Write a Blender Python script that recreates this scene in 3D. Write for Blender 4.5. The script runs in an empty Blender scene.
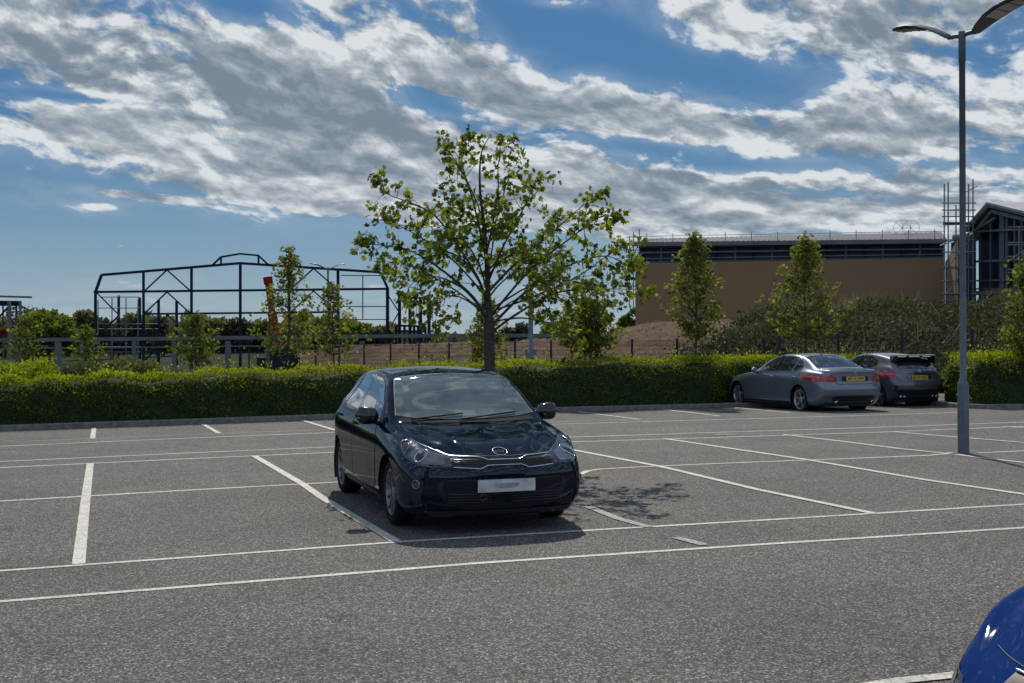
import bpy, bmesh, math, random
import numpy as np
from mathutils import Vector, Matrix
from mathutils.bvhtree import BVHTree
R = math.radians
rng = np.random.default_rng(7)
random.seed(7)
scene = bpy.context.scene
C = scene.collection

# ------------------------------------------------------------------ camera
F_PX, PITCH, ROLL, YAW, CAM_H = 1238.0, -.0044, .0052, -.363, 1.78

def ray(u, v):
    d = np.array([(u-512)/F_PX, 1, -(v-341.5)/F_PX])
    c, s = math.cos(ROLL), math.sin(ROLL); d = np.array([c*d[0]+s*d[2], d[1], -s*d[0]+c*d[2]])
    c, s = math.cos(PITCH), math.sin(PITCH); d = np.array([d[0], c*d[1]-s*d[2], s*d[1]+c*d[2]])
    c, s = math.cos(YAW), math.sin(YAW); d = np.array([c*d[0]-s*d[1], s*d[0]+c*d[1], d[2]])
    return d

def at(u, v, D):
    d = ray(u, v)*D
    return Vector((d[0], d[1], d[2]+CAM_H))

SL, Y0 = .019, 14.84          # the car park falls gently away beyond the middle row
def zg(x, y):
    return -SL*max(0.0, y-Y0)

def gnd(u, v):
    d = ray(u, v)
    t = -CAM_H/d[2]
    if d[1]*t > Y0:
        t = (SL*Y0-CAM_H)/(d[2]+SL*d[1])
    return Vector((d[0]*t, d[1]*t, zg(d[0]*t, d[1]*t)))

r0, r1, r2 = ray(512, 341.5), ray(512+F_PX, 341.5)-ray(512, 341.5), ray(512, 341.5-F_PX)-ray(512, 341.5)
cam_d = bpy.data.cameras.new('camera'); cam = bpy.data.objects.new('camera', cam_d); C.objects.link(cam)
M = Matrix.Identity(4)
for i in range(3):
    M[i][0], M[i][1], M[i][2] = r1[i], r2[i], -r0[i]
M[2][3] = CAM_H
cam.matrix_world = M
cam_d.sensor_width = 36; cam_d.lens = F_PX/1024*36; cam_d.clip_end = 9000; cam_d.clip_start = .1
scene.camera = cam

# ------------------------------------------------------------------ materials
def new_mat(name):
    m = bpy.data.materials.new(name); m.use_nodes = True
    nt = m.node_tree; nt.nodes.clear()
    out = nt.nodes.new('ShaderNodeOutputMaterial')
    return m, nt, out
def N(nt, kind, **kw):
    n = nt.nodes.new(kind)
    for k, v in kw.items():
        if k.startswith('i_'):
            n.inputs[k[2:].replace('_', ' ')].default_value = v
        else:
            setattr(n, k, v)
    return n
def ramp(nt, stops, interp='LINEAR'):
    n = nt.nodes.new('ShaderNodeValToRGB'); cr = n.color_ramp; cr.interpolation = interp
    while len(cr.elements) > 1: cr.elements.remove(cr.elements[-1])
    cr.elements[0].position = stops[0][0]; cr.elements[0].color = (*stops[0][1], 1)
    for p, c in stops[1:]:
        e = cr.elements.new(p); e.color = (*c, 1)
    return n
def mixc(nt, fac, a, b, mode='MIX'):
    n = nt.nodes.new('ShaderNodeMix'); n.data_type = 'RGBA'; n.blend_type = mode
    for sock, val in ((n.inputs[0], fac), (n.inputs[6], a), (n.inputs[7], b)):
        if hasattr(val, 'is_linked') or hasattr(val, 'links'): nt.links.new(val, sock)
        elif isinstance(val, (int, float)): sock.default_value = val if sock.type == 'VALUE' else (val, val, val, 1)
        else: sock.default_value = (*val, 1)
    return n.outputs[2]
def simple(name, col, rough=.5, metal=0., var=.15, scale=6., bump=0., coat=0., spec=.35):
    """principled with a little mottled variation in colour and roughness"""
    m, nt, out = new_mat(name)
    b = N(nt, 'ShaderNodeBsdfPrincipled'); nt.links.new(b.outputs[0], out.inputs[0])
    tc = N(nt, 'ShaderNodeTexCoord')
    no = N(nt, 'ShaderNodeTexNoise'); no.inputs['Scale'].default_value = scale; no.inputs['Detail'].default_value = 6
    nt.links.new(tc.outputs['Object'], no.inputs['Vector'])
    rp = ramp(nt, [(.3, tuple(c*(1-var) for c in col)), (.7, tuple(min(1, c*(1+var)) for c in col))])
    nt.links.new(no.outputs[0], rp.inputs[0]); nt.links.new(rp.outputs[0], b.inputs['Base Color'])
    b.inputs['Roughness'].default_value = rough; b.inputs['Metallic'].default_value = metal
    b.inputs['Coat Weight'].default_value = coat; b.inputs['Coat Roughness'].default_value = .04
    b.inputs['Specular IOR Level'].default_value = spec
    if bump:
        bp = N(nt, 'ShaderNodeBump'); bp.inputs['Strength'].default_value = bump; bp.inputs['Distance'].default_value = .02
        nt.links.new(no.outputs[0], bp.inputs['Height']); nt.links.new(bp.outputs[0], b.inputs['Normal'])
    return m

def asphalt_colour(nt):
    geo = N(nt, 'ShaderNodeNewGeometry')
    pos = geo.outputs['Position']
    vo = N(nt, 'ShaderNodeTexVoronoi'); vo.inputs['Scale'].default_value = 95; nt.links.new(pos, vo.inputs['Vector'])
    n1 = N(nt, 'ShaderNodeTexNoise'); n1.inputs['Scale'].default_value = 55; n1.inputs['Detail'].default_value = 5; n1.inputs['Roughness'].default_value = .75; nt.links.new(pos, n1.inputs['Vector'])
    n2 = N(nt, 'ShaderNodeTexNoise'); n2.inputs['Scale'].default_value = .55; n2.inputs['Detail'].default_value = 7; n2.inputs['Roughness'].default_value = .6; nt.links.new(pos, n2.inputs['Vector'])
    n3 = N(nt, 'ShaderNodeTexNoise'); n3.inputs['Scale'].default_value = 14; n3.inputs['Detail'].default_value = 5; nt.links.new(pos, n3.inputs['Vector'])
    sep = N(nt, 'ShaderNodeSeparateColor'); nt.links.new(vo.outputs['Color'], sep.inputs[0])
    stone = ramp(nt, [(0, (.028, .0265, .0252)), (.45, (.070, .0658, .062)), (.8, (.136, .127, .119)), (1, (.34, .317, .295))])
    nt.links.new(sep.outputs[0], stone.inputs[0])
    fine = ramp(nt, [(.34, (.28, .28, .28)), (.66, (1.66, 1.63, 1.58))]); nt.links.new(n1.outputs[0], fine.inputs[0])
    c = mixc(nt, 1.0, stone.outputs[0], fine.outputs[0], 'MULTIPLY')
    big = ramp(nt, [(.3, (.80, .80, .82)), (.5, (1, 1, 1)), (.72, (1.2, 1.19, 1.17))]); nt.links.new(n2.outputs[0], big.inputs[0])
    c = mixc(nt, 1.0, c, big.outputs[0], 'MULTIPLY')
    mid = ramp(nt, [(.35, (.85, .85, .85)), (.65, (1.15, 1.15, 1.14))]); nt.links.new(n3.outputs[0], mid.inputs[0])
    c = mixc(nt, 1.0, c, mid.outputs[0], 'MULTIPLY')
    n5 = N(nt, 'ShaderNodeTexNoise'); n5.inputs['Scale'].default_value = 1.9; n5.inputs['Detail'].default_value = 3; n5.inputs['Roughness'].default_value = .45; nt.links.new(pos, n5.inputs['Vector'])
    drip = ramp(nt, [(.26, (.62, .62, .63)), (.34, (1, 1, 1)), (.68, (1, 1, 1)), (.78, (1.22, 1.20, 1.17))]); nt.links.new(n5.outputs[0], drip.inputs[0])
    c = mixc(nt, 1.0, c, drip.outputs[0], 'MULTIPLY')
    # rusty stain round the planting gap in the middle row
    vd = N(nt, 'ShaderNodeVectorMath', operation='DISTANCE'); nt.links.new(pos, vd.inputs[0]); vd.inputs[1].default_value = STAIN
    sr = ramp(nt, [(.1, (1, 1, 1)), (.75, (0, 0, 0))]); 
    md = N(nt, 'ShaderNodeMath', operation='MULTIPLY_ADD'); nt.links.new(n2.outputs[0], md.inputs[0]); md.inputs[1].default_value = .9; nt.links.new(vd.outputs['Value'], md.inputs[2])
    ms = N(nt, 'ShaderNodeMath', operation='MULTIPLY'); nt.links.new(md.outputs[0], ms.inputs[0]); ms.inputs[1].default_value = .55
    nt.links.new(ms.outputs[0], sr.inputs[0])
    sm = N(nt, 'ShaderNodeMath', operation='MULTIPLY'); nt.links.new(sr.outputs[0], sm.inputs[0]); sm.inputs[1].default_value = .8
    st = mixc(nt, sm.outputs[0], c, mixc(nt, 1.0, c, (1.25, .98, .72), 'MULTIPLY'))
    return st, n1, n3, pos, vo
STAIN = tuple(gnd(600, 472))
def asphalt_mat():
    m, nt, out = new_mat('asphalt')
    c, n1, n3, pos, vo = asphalt_colour(nt)
    b = N(nt, 'ShaderNodeBsdfPrincipled'); b.inputs['Roughness'].default_value = .85; b.inputs['Specular IOR Level'].default_value = .25
    nt.links.new(c, b.inputs['Base Color'])
    bp = N(nt, 'ShaderNodeBump'); bp.inputs['Strength'].default_value = .7; bp.inputs['Distance'].default_value = .006
    nt.links.new(vo.outputs['Distance'], bp.inputs['Height'])
    nt.links.new(bp.outputs[0], b.inputs['Normal']); nt.links.new(b.outputs[0], out.inputs[0])
    return m
def paintline_mat(name='road_paint', wear=(.32, .54), col=(.62, .585, .50)):
    m, nt, out = new_mat(name)
    c, n1, n3, pos, vo = asphalt_colour(nt)
    nw = N(nt, 'ShaderNodeTexNoise'); nw.inputs['Scale'].default_value = 38; nw.inputs['Detail'].default_value = 8; nw.inputs['Roughness'].default_value = .7
    nt.links.new(pos, nw.inputs['Vector'])
    rp = ramp(nt, [(wear[0], (0, 0, 0)), (wear[1], (1, 1, 1))]); nt.links.new(nw.outputs[0], rp.inputs[0])
    n4 = N(nt, 'ShaderNodeTexNoise'); n4.inputs['Scale'].default_value = 3; n4.inputs['Detail'].default_value = 5; nt.links.new(pos, n4.inputs['Vector'])
    pc = ramp(nt, [(.3, tuple(x*.72 for x in col)), (.7, tuple(x*1.05 for x in col))]); nt.links.new(n4.outputs[0], pc.inputs[0])
    f = mixc(nt, rp.outputs[0], c, pc.outputs[0])
    b = N(nt, 'ShaderNodeBsdfPrincipled'); b.inputs['Roughness'].default_value = .7; nt.links.new(f, b.inputs['Base Color'])
    bp = N(nt, 'ShaderNodeBump'); bp.inputs['Strength'].default_value = .4; bp.inputs['Distance'].default_value = .004
    nt.links.new(n1.outputs[0], bp.inputs['Height']); nt.links.new(bp.outputs[0], b.inputs['Normal'])
    nt.links.new(b.outputs[0], out.inputs[0])
    return m
def leaf_mat(name, dark, light, trans=.45, tcol=None, rough=.45):
    m, nt, out = new_mat(name)
    a = N(nt, 'ShaderNodeAttribute', attribute_name='tint')
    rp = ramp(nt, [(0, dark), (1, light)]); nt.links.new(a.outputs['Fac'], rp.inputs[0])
    b = N(nt, 'ShaderNodeBsdfPrincipled'); b.inputs['Roughness'].default_value = .75; nt.links.new(rp.outputs[0], b.inputs['Base Color'])
    b.inputs['Specular IOR Level'].default_value = .15
    t = N(nt, 'ShaderNodeBsdfTranslucent')
    tc = tcol or (1.5, 1.6, .6)
    nt.links.new(mixc(nt, 1.0, rp.outputs[0], tc, 'MULTIPLY'), t.inputs['Color'])
    mx = N(nt, 'ShaderNodeMixShader'); mx.inputs[0].default_value = trans
    nt.links.new(b.outputs[0], mx.inputs[1]); nt.links.new(t.outputs[0], mx.inputs[2]); nt.links.new(mx.outputs[0], out.inputs[0])
    return m
def glass_mat(name, tint=(.62, .68, .66), glare_dust=.10, rough=.015, glare_dust_col=(.45, .47, .47)):
    m, nt, out = new_mat(name)
    fr = N(nt, 'ShaderNodeFresnel'); fr.inputs['IOR'].default_value = 1.52
    mu = N(nt, 'ShaderNodeMath', operation='MULTIPLY_ADD'); mu.inputs[1].default_value = 1.5; mu.inputs[2].default_value = .02; mu.use_clamp = True
    nt.links.new(fr.outputs[0], mu.inputs[0])
    t = N(nt, 'ShaderNodeBsdfTransparent'); t.inputs[0].default_value = (*tint, 1)
    g = N(nt, 'ShaderNodeBsdfGlossy'); g.inputs['Roughness'].default_value = rough; g.inputs[0].default_value = (.95, .97, 1, 1)
    d = N(nt, 'ShaderNodeBsdfDiffuse'); d.inputs[0].default_value = (*glare_dust_col, 1)  # pale diffuse layer paints sky glare into the glass, along with dust
    geo = N(nt, 'ShaderNodeTexCoord'); no = N(nt, 'ShaderNodeTexNoise'); no.inputs['Scale'].default_value = 3.5; no.inputs['Detail'].default_value = 7
    nt.links.new(geo.outputs['Object'], no.inputs['Vector'])
    dm = N(nt, 'ShaderNodeMath', operation='MULTIPLY'); nt.links.new(no.outputs[0], dm.inputs[0]); dm.inputs[1].default_value = glare_dust*2
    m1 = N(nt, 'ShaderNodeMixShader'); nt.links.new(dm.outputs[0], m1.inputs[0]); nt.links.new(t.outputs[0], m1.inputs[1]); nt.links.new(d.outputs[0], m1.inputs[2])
    m2 = N(nt, 'ShaderNodeMixShader'); nt.links.new(mu.outputs[0], m2.inputs[0]); nt.links.new(m1.outputs[0], m2.inputs[1]); nt.links.new(g.outputs[0], m2.inputs[2])
    nt.links.new(m2.outputs[0], out.inputs[0])
    return m
def car_paint(name, col, flake=.3, metal=.5, dirt=(.10, .09, .08), film=.10, rough=.38, coat=1.0):
    m, nt, out = new_mat(name)
    tc = N(nt, 'ShaderNodeTexCoord')
    no = N(nt, 'ShaderNodeTexNoise'); no.inputs['Scale'].default_value = 900; nt.links.new(tc.outputs['Object'], no.inputs['Vector'])
    rp = ramp(nt, [(.3, tuple(c*(1-flake) for c in col)), (.7, tuple(c*(1+flake) for c in col))]); nt.links.new(no.outputs[0], rp.inputs[0])
    # road film: thicker low down
    sx = N(nt, 'ShaderNodeSeparateXYZ'); nt.links.new(tc.outputs['Object'], sx.inputs[0])
    n2 = N(nt, 'ShaderNodeTexNoise'); n2.inputs['Scale'].default_value = 4; n2.inputs['Detail'].default_value = 8; nt.links.new(tc.outputs['Object'], n2.inputs['Vector'])
    mr = N(nt, 'ShaderNodeMapRange'); mr.inputs[1].default_value = .95; mr.inputs[2].default_value = .15; mr.inputs[3].default_value = .0; mr.inputs[4].default_value = film
    nt.links.new(sx.outputs[2], mr.inputs[0])
    mm = N(nt, 'ShaderNodeMath', operation='MULTIPLY'); nt.links.new(mr.outputs[0], mm.inputs[0]); nt.links.new(n2.outputs[0], mm.inputs[1])
    b = N(nt, 'ShaderNodeBsdfPrincipled')
    nt.links.new(mixc(nt, mm.outputs[0], rp.outputs[0], dirt), b.inputs['Base Color'])
    b.inputs['Metallic'].default_value = metal; b.inputs['Roughness'].default_value = rough
    b.inputs['Coat Weight'].default_value = coat; b.inputs['Coat Roughness'].default_value = .03; b.inputs['Specular IOR Level'].default_value = .0
    r2 = ramp(nt, [(.35, (.012, .012, .012)), (.75, (.05, .05, .05))]); nt.links.new(n2.outputs[0], r2.inputs[0]); nt.links.new(r2.outputs[0], b.inputs['Coat Roughness'])
    nt.links.new(b.outputs[0], out.inputs[0])
    return m

MT = {}
MT['asphalt'] = asphalt_mat()
MT['line'] = paintline_mat()
MT['line_faint'] = paintline_mat('worn_road_paint', (.42, .66), (.50, .49, .45))
MT['kerb'] = simple('kerb_concrete', (.165, .155, .14), .9, var=.3, scale=9, bump=.3)
MT['soil'] = simple('bare_soil', (.085, .050, .028), .95, var=.55, spec=.1, scale=1.1, bump=.9)
MT['grass'] = simple('rough_grass', (.024, .030, .013), .95, var=.5, scale=.3, bump=.5, spec=.05)
MT['bark'] = simple('bark', (.055, .047, .038), .9, var=.4, scale=22, bump=.7)
MT['galv'] = simple('galvanised_steel', (.115, .128, .145), .6, metal=.2, var=.18, scale=7)
MT['lampgrey'] = simple('lamp_grey_paint', (.085, .092, .10), .5, var=.12, scale=8)
MT['lampled'] = simple('lamp_led_panel', (.42, .41, .38), .35, var=.15, scale=40)
MT['steel'] = simple('dark_blue_steel', (.012, .018, .034), .8, var=.35, scale=1.5, spec=.12)
MT['scaf'] = simple('scaffold_tube', (.16, .165, .17), .55, metal=.4, var=.25, scale=3)
MT['board'] = simple('scaffold_board', (.20, .17, .13), .85, var=.3, scale=2)
MT['conc'] = simple('grey_concrete', (.12, .122, .125), .85, var=.15, scale=.9)
MT['tan'] = simple('tan_cladding', (.245, .148, .076), .8, var=.05, scale=.35)
MT['roof'] = simple('grey_metal_roof', (.055, .064, .078), .8, metal=.0, var=.12, scale=.6)
MT['paleroof'] = simple('pale_sheet_roof', (.30, .31, .32), .7, var=.1, scale=.5)
MT['navy'] = simple('navy_membrane', (.010, .020, .058), .5, var=.5, scale=.7)
MT['gloom'] = simple('dark_interior', (.012, .015, .02), .8, var=.4, scale=.7)
MT['fence'] = simple('black_fence', (.012, .014, .015), .5, var=.2)
MT['red'] = simple('red_machine_paint', (.20, .020, .010), .8, var=.3, scale=2, spec=.08)
MT['black'] = simple('black_plastic', (.012, .012, .013), .5, var=.2, scale=30)
MT['gloss'] = simple('gloss_black', (.006, .006, .007), .12, var=.2, scale=30, coat=.6)
MT['rubber'] = simple('tyre_rubber', (.014, .014, .014), .9, var=.3, scale=30, spec=.12)
MT['alloydark'] = simple('dark_alloy', (.19, .19, .20), .35, metal=.7, var=.2, scale=20)
MT['alloy'] = simple('silver_alloy', (.42, .43, .45), .3, metal=.75, var=.15, scale=20)
MT['chrome'] = simple('chrome', (.62, .64, .66), .12, metal=1., var=.06, scale=30)
MT['lens'] = simple('lamp_reflector', (.13, .14, .155), .12, metal=.4, var=.35, scale=18, coat=1.)
MT['lensdark'] = simple('lamp_bezel', (.035, .037, .04), .15, metal=.2, var=.3, scale=18, coat=1.)
MT['tail'] = simple('red_tail_lens', (.36, .010, .016), .12, var=.35, scale=16, coat=1.)
MT['tailhi'] = simple('pale_tail_lens', (.42, .10, .12), .15, var=.2, scale=16, coat=1.)
MT['platew'] = simple('white_plate', (.50, .49, .46), .5, var=.25, scale=9)
MT['platesmudge'] = simple('plate_smudge', (.30, .28, .25), .7, var=.3, scale=14)
MT['platey'] = simple('yellow_plate', (.58, .38, .06), .45, var=.08, scale=9)
MT['seat'] = simple('seat_fabric', (.022, .022, .024), .9, var=.3, scale=20)
MT['cabin'] = simple('cabin_plastic', (.02, .021, .022), .75, var=.2, scale=10)
MT['skin'] = simple('pale_trim', (.35, .34, .32), .6, var=.1)
MT['glass'] = glass_mat('windscreen_glass', tint=(.66, .74, .72), glare_dust=.20, glare_dust_col=(.52, .60, .58))
MT['glassdark'] = glass_mat('tinted_glass', tint=(.28, .31, .33), glare_dust=.03)
MT['paint_navy'] = car_paint('navy_black_paint', (.0020, .0056, .0150), metal=.0, film=.03, rough=.6, coat=.72)
MT['paint_silver'] = car_paint('blue_grey_paint', (.155, .178, .21), metal=.55)
MT['paint_grey'] = car_paint('dark_grey_paint', (.105, .107, .13), metal=.5)
MT['paint_blue'] = car_paint('royal_blue_paint', (.003, .020, .12), metal=.0, film=.02, coat=.5)
MT['leaf'] = leaf_mat('maple_leaf', (.032, .050, .011), (.225, .245, .046), .52)
MT['leaf_hedge'] = leaf_mat('hedge_leaf', (.048, .082, .013), (.29, .31, .024), .46)
MT['leaf_small'] = leaf_mat('young_tree_leaf', (.052, .064, .018), (.24, .24, .060), .52)
MT['leaf_lime'] = leaf_mat('lime_green_leaf', (.050, .066, .016), (.195, .205, .046), .48)
MT['leaf_wood'] = leaf_mat('woodland_leaf', (.042, .046, .026), (.16, .155, .075), .36)
MT['leaf_bright'] = leaf_mat('spring_leaf', (.038, .056, .014), (.15, .175, .032), .35)
MT['leaf_bare'] = leaf_mat('bare_twig_leaf', (.040, .038, .032), (.095, .085, .064), .2)
MT['leaf_bush'] = leaf_mat('grey_green_leaf', (.030, .042, .022), (.10, .12, .07), .25)
MT['leaf_bramble'] = leaf_mat('bramble_leaf', (.024, .028, .016), (.125, .125, .070), .25)
MT['leaf_dry'] = leaf_mat('dry_stem', (.06, .052, .042), (.22, .19, .155), .2)
MT['leaf_pink'] = leaf_mat('pale_pink_leaf', (.10, .08, .05), (.36, .26, .20), .4)
MT['hedgecore'] = simple('hedge_shade', (.018, .028, .009), .95, var=.5, scale=8)

# ------------------------------------------------------------------ mesh helpers
def thing(name, label, cat, loc=(0, 0, 0), rotz=0., group=None):
    o = bpy.data.objects.new(name, None); C.objects.link(o)
    o.empty_display_size = .2
    o.location = loc; o.rotation_euler = (0, 0, rotz)
    o['label'] = label; o['category'] = cat
    if group: o['group'] = group
    return o
def tag(o, label, cat, group=None, kind=None):
    o['label'] = label; o['category'] = cat
    if group: o['group'] = group
    if kind: o['kind'] = kind
    return o
class MB:
    def __init__(s): s.v, s.f, s.m, s.sm = [], [], [], []
    def add(s, vs, fs, mi=0, smooth=False):
        o = len(s.v); s.v += [tuple(v) for v in vs]
        for f in fs:
            s.f.append([i+o for i in f]); s.m.append(mi); s.sm.append(smooth)
        return s
    def box(s, lo, hi, mi=0):
        x0, y0, z0 = lo; x1, y1, z1 = hi
        return s.add([(x0,y0,z0),(x1,y0,z0),(x1,y1,z0),(x0,y1,z0),(x0,y0,z1),(x1,y0,z1),(x1,y1,z1),(x0,y1,z1)],
                     [(0,3,2,1),(4,5,6,7),(0,1,5,4),(1,2,6,5),(2,3,7,6),(3,0,4,7)], mi)
    def bar(s, p, q, w, h, mi=0, up=(0, 0, 1)):
        p, q = Vector(p), Vector(q); d = (q-p).normalized(); u = Vector(up)
        if abs(d.dot(u)) > .99: u = Vector((0, 1, 0))
        a = d.cross(u).normalized()*(w/2); b = a.cross(d).normalized()*(h/2)
        vs = [e+sa*a+sb*b for e in (p, q) for sa, sb in ((-1,-1),(1,-1),(1,1),(-1,1))]
        return s.add(vs, [(0,1,2,3),(7,6,5,4),(0,4,5,1),(1,5,6,2),(2,6,7,3),(3,7,4,0)], mi)
    def tube(s, pts, rad, seg=8, mi=0, caps=True):
        pts = [Vector(p) for p in pts]; n = len(pts)
        if not hasattr(rad, '__len__'): rad = [rad]*n
        rings = []; prev = None
        for i in range(n):
            d = (pts[min(i+1, n-1)]-pts[max(i-1, 0)])
            d = d.normalized() if d.length > 1e-9 else Vector((0, 0, 1))
            if prev is None:
                u = Vector((0, 0, 1)) if abs(d.z) < .9 else Vector((1, 0, 0))
            else: u = prev
            a = (u-d*u.dot(d)).normalized(); b = d.cross(a); prev = a
            rings.append([pts[i]+(a*math.cos(t)+b*math.sin(t))*rad[i] for t in [2*math.pi*k/seg for k in range(seg)]])
        vs = [v for r in rings for v in r]
        fs = [(i*seg+k, i*seg+(k+1) % seg, (i+1)*seg+(k+1) % seg, (i+1)*seg+k) for i in range(n-1) for k in range(seg)]
        s.add(vs, fs, mi, True)
        if caps:
            s.add(rings[0], [list(range(seg))[::-1]], mi); s.add(rings[-1], [list(range(seg))], mi)
        return s
    def lathe_y(s, prof, seg=40, mi=0, cen=(0, 0, 0), close=False):
        """profile of (radius, y) turned about the y axis"""
        n = len(prof); vs = []
        for r, y in prof:
            for k in range(seg):
                t = 2*math.pi*k/seg; vs.append((cen[0]+r*math.cos(t), cen[1]+y, cen[2]+r*math.sin(t)))
        m = n if close else n-1
        fs = [(i*seg+k, ((i+1) % n)*seg+k, ((i+1) % n)*seg+(k+1) % seg, i*seg+(k+1) % seg) for i in range(m) for k in range(seg)]
        return s.add(vs, fs, mi, True)
    def build(s, name, mats, parent=None, world=True, origin=None):
        me = bpy.data.meshes.new(name)
        off = Vector((0, 0, 0))
        if origin is not None: off = Vector(origin)
        elif parent is not None and world:
            p = parent
            while p is not None: off = off+p.location; p = p.parent
        me.from_pydata([(v[0]-off.x, v[1]-off.y, v[2]-off.z) for v in s.v], [], s.f)
        for m in (mats if isinstance(mats, (list, tuple)) else [mats]): me.materials.append(m)
        me.polygons.foreach_set('material_index', s.m); me.polygons.foreach_set('use_smooth', s.sm)
        me.update()
        o = bpy.data.objects.new(name, me); C.objects.link(o)
        if parent is not None: o.parent = parent
        if origin is not None: o.location = origin
        return o

DIAMOND = np.array([(0, 0, 0), (.38, .45, .06), (0, 1, -.05), (-.38, .45, .06)])
MAPLE = np.array([(0, 0, 0), (.22, .12, .02), (.50, .18, -.06), (.36, .42, .03), (.52, .72, -.08), (.22, .66, .02), (0, 1.05, -.1),
                  (-.22, .66, .02), (-.52, .72, -.08), (-.36, .42, .03), (-.50, .18, -.06), (-.22, .12, .02)])
def leaves(name, cen, direc, size, tint, mat, parent=None, shape=DIAMOND, origin=(0, 0, 0), droop=.0):
    """cen Nx3 points, direc Nx3 rough pointing direction of each leaf, one mesh of separate blades"""
    n = len(cen); cen = np.asarray(cen, float)-np.asarray(origin, float)
    d = np.asarray(direc, float)+rng.normal(0, .45, (n, 3)); d[:, 2] -= droop
    d /= np.linalg.norm(d, axis=1)[:, None]+1e-9
    r = rng.normal(0, 1, (n, 3)); a = np.cross(d, r); a /= np.linalg.norm(a, axis=1)[:, None]+1e-9
    b = np.cross(a, d)
    size = np.broadcast_to(size, (n,))*rng.uniform(.65, 1.3, n)
    k = len(shape)
    V = cen[:, None, :] + size[:, None, None]*(shape[None, :, 0, None]*a[:, None, :]+shape[None, :, 1, None]*d[:, None, :]+shape[None, :, 2, None]*b[:, None, :])
    V = V.reshape(-1, 3)
    me = bpy.data.meshes.new(name)
    me.vertices.add(n*k); me.vertices.foreach_set('co', V.ravel())
    me.loops.add(n*k); me.loops.foreach_set('vertex_index', np.arange(n*k, dtype=np.int32))
    me.polygons.add(n); me.polygons.foreach_set('loop_start', np.arange(0, n*k, k, dtype=np.int32))
    me.update(calc_edges=True)
    at_ = me.attributes.new('tint', 'FLOAT', 'FACE'); at_.data.foreach_set('value', np.clip(np.asarray(tint, float), 0, 1).astype(np.float32))
    me.materials.append(mat)
    o = bpy.data.objects.new(name, me); C.objects.link(o)
    if parent is not None: o.parent = parent
    return o

# ------------------------------------------------------------------ light and sky
SUN_AZ, SUN_EL = math.atan2(.325, .946), R(46)
sd = Vector((math.sin(SUN_AZ)*math.cos(SUN_EL), math.cos(SUN_AZ)*math.cos(SUN_EL), math.sin(SUN_EL)))
sun_d = bpy.data.lights.new('sun', 'SUN'); sun_d.energy = 3.8; sun_d.angle = R(.53); sun_d.color = (1, .93, .82)
sun = bpy.data.objects.new('sun', sun_d); C.objects.link(sun)
sun.rotation_euler = sd.to_track_quat('Z', 'Y').to_euler(); sun.location = (0, 0, 30)

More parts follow.
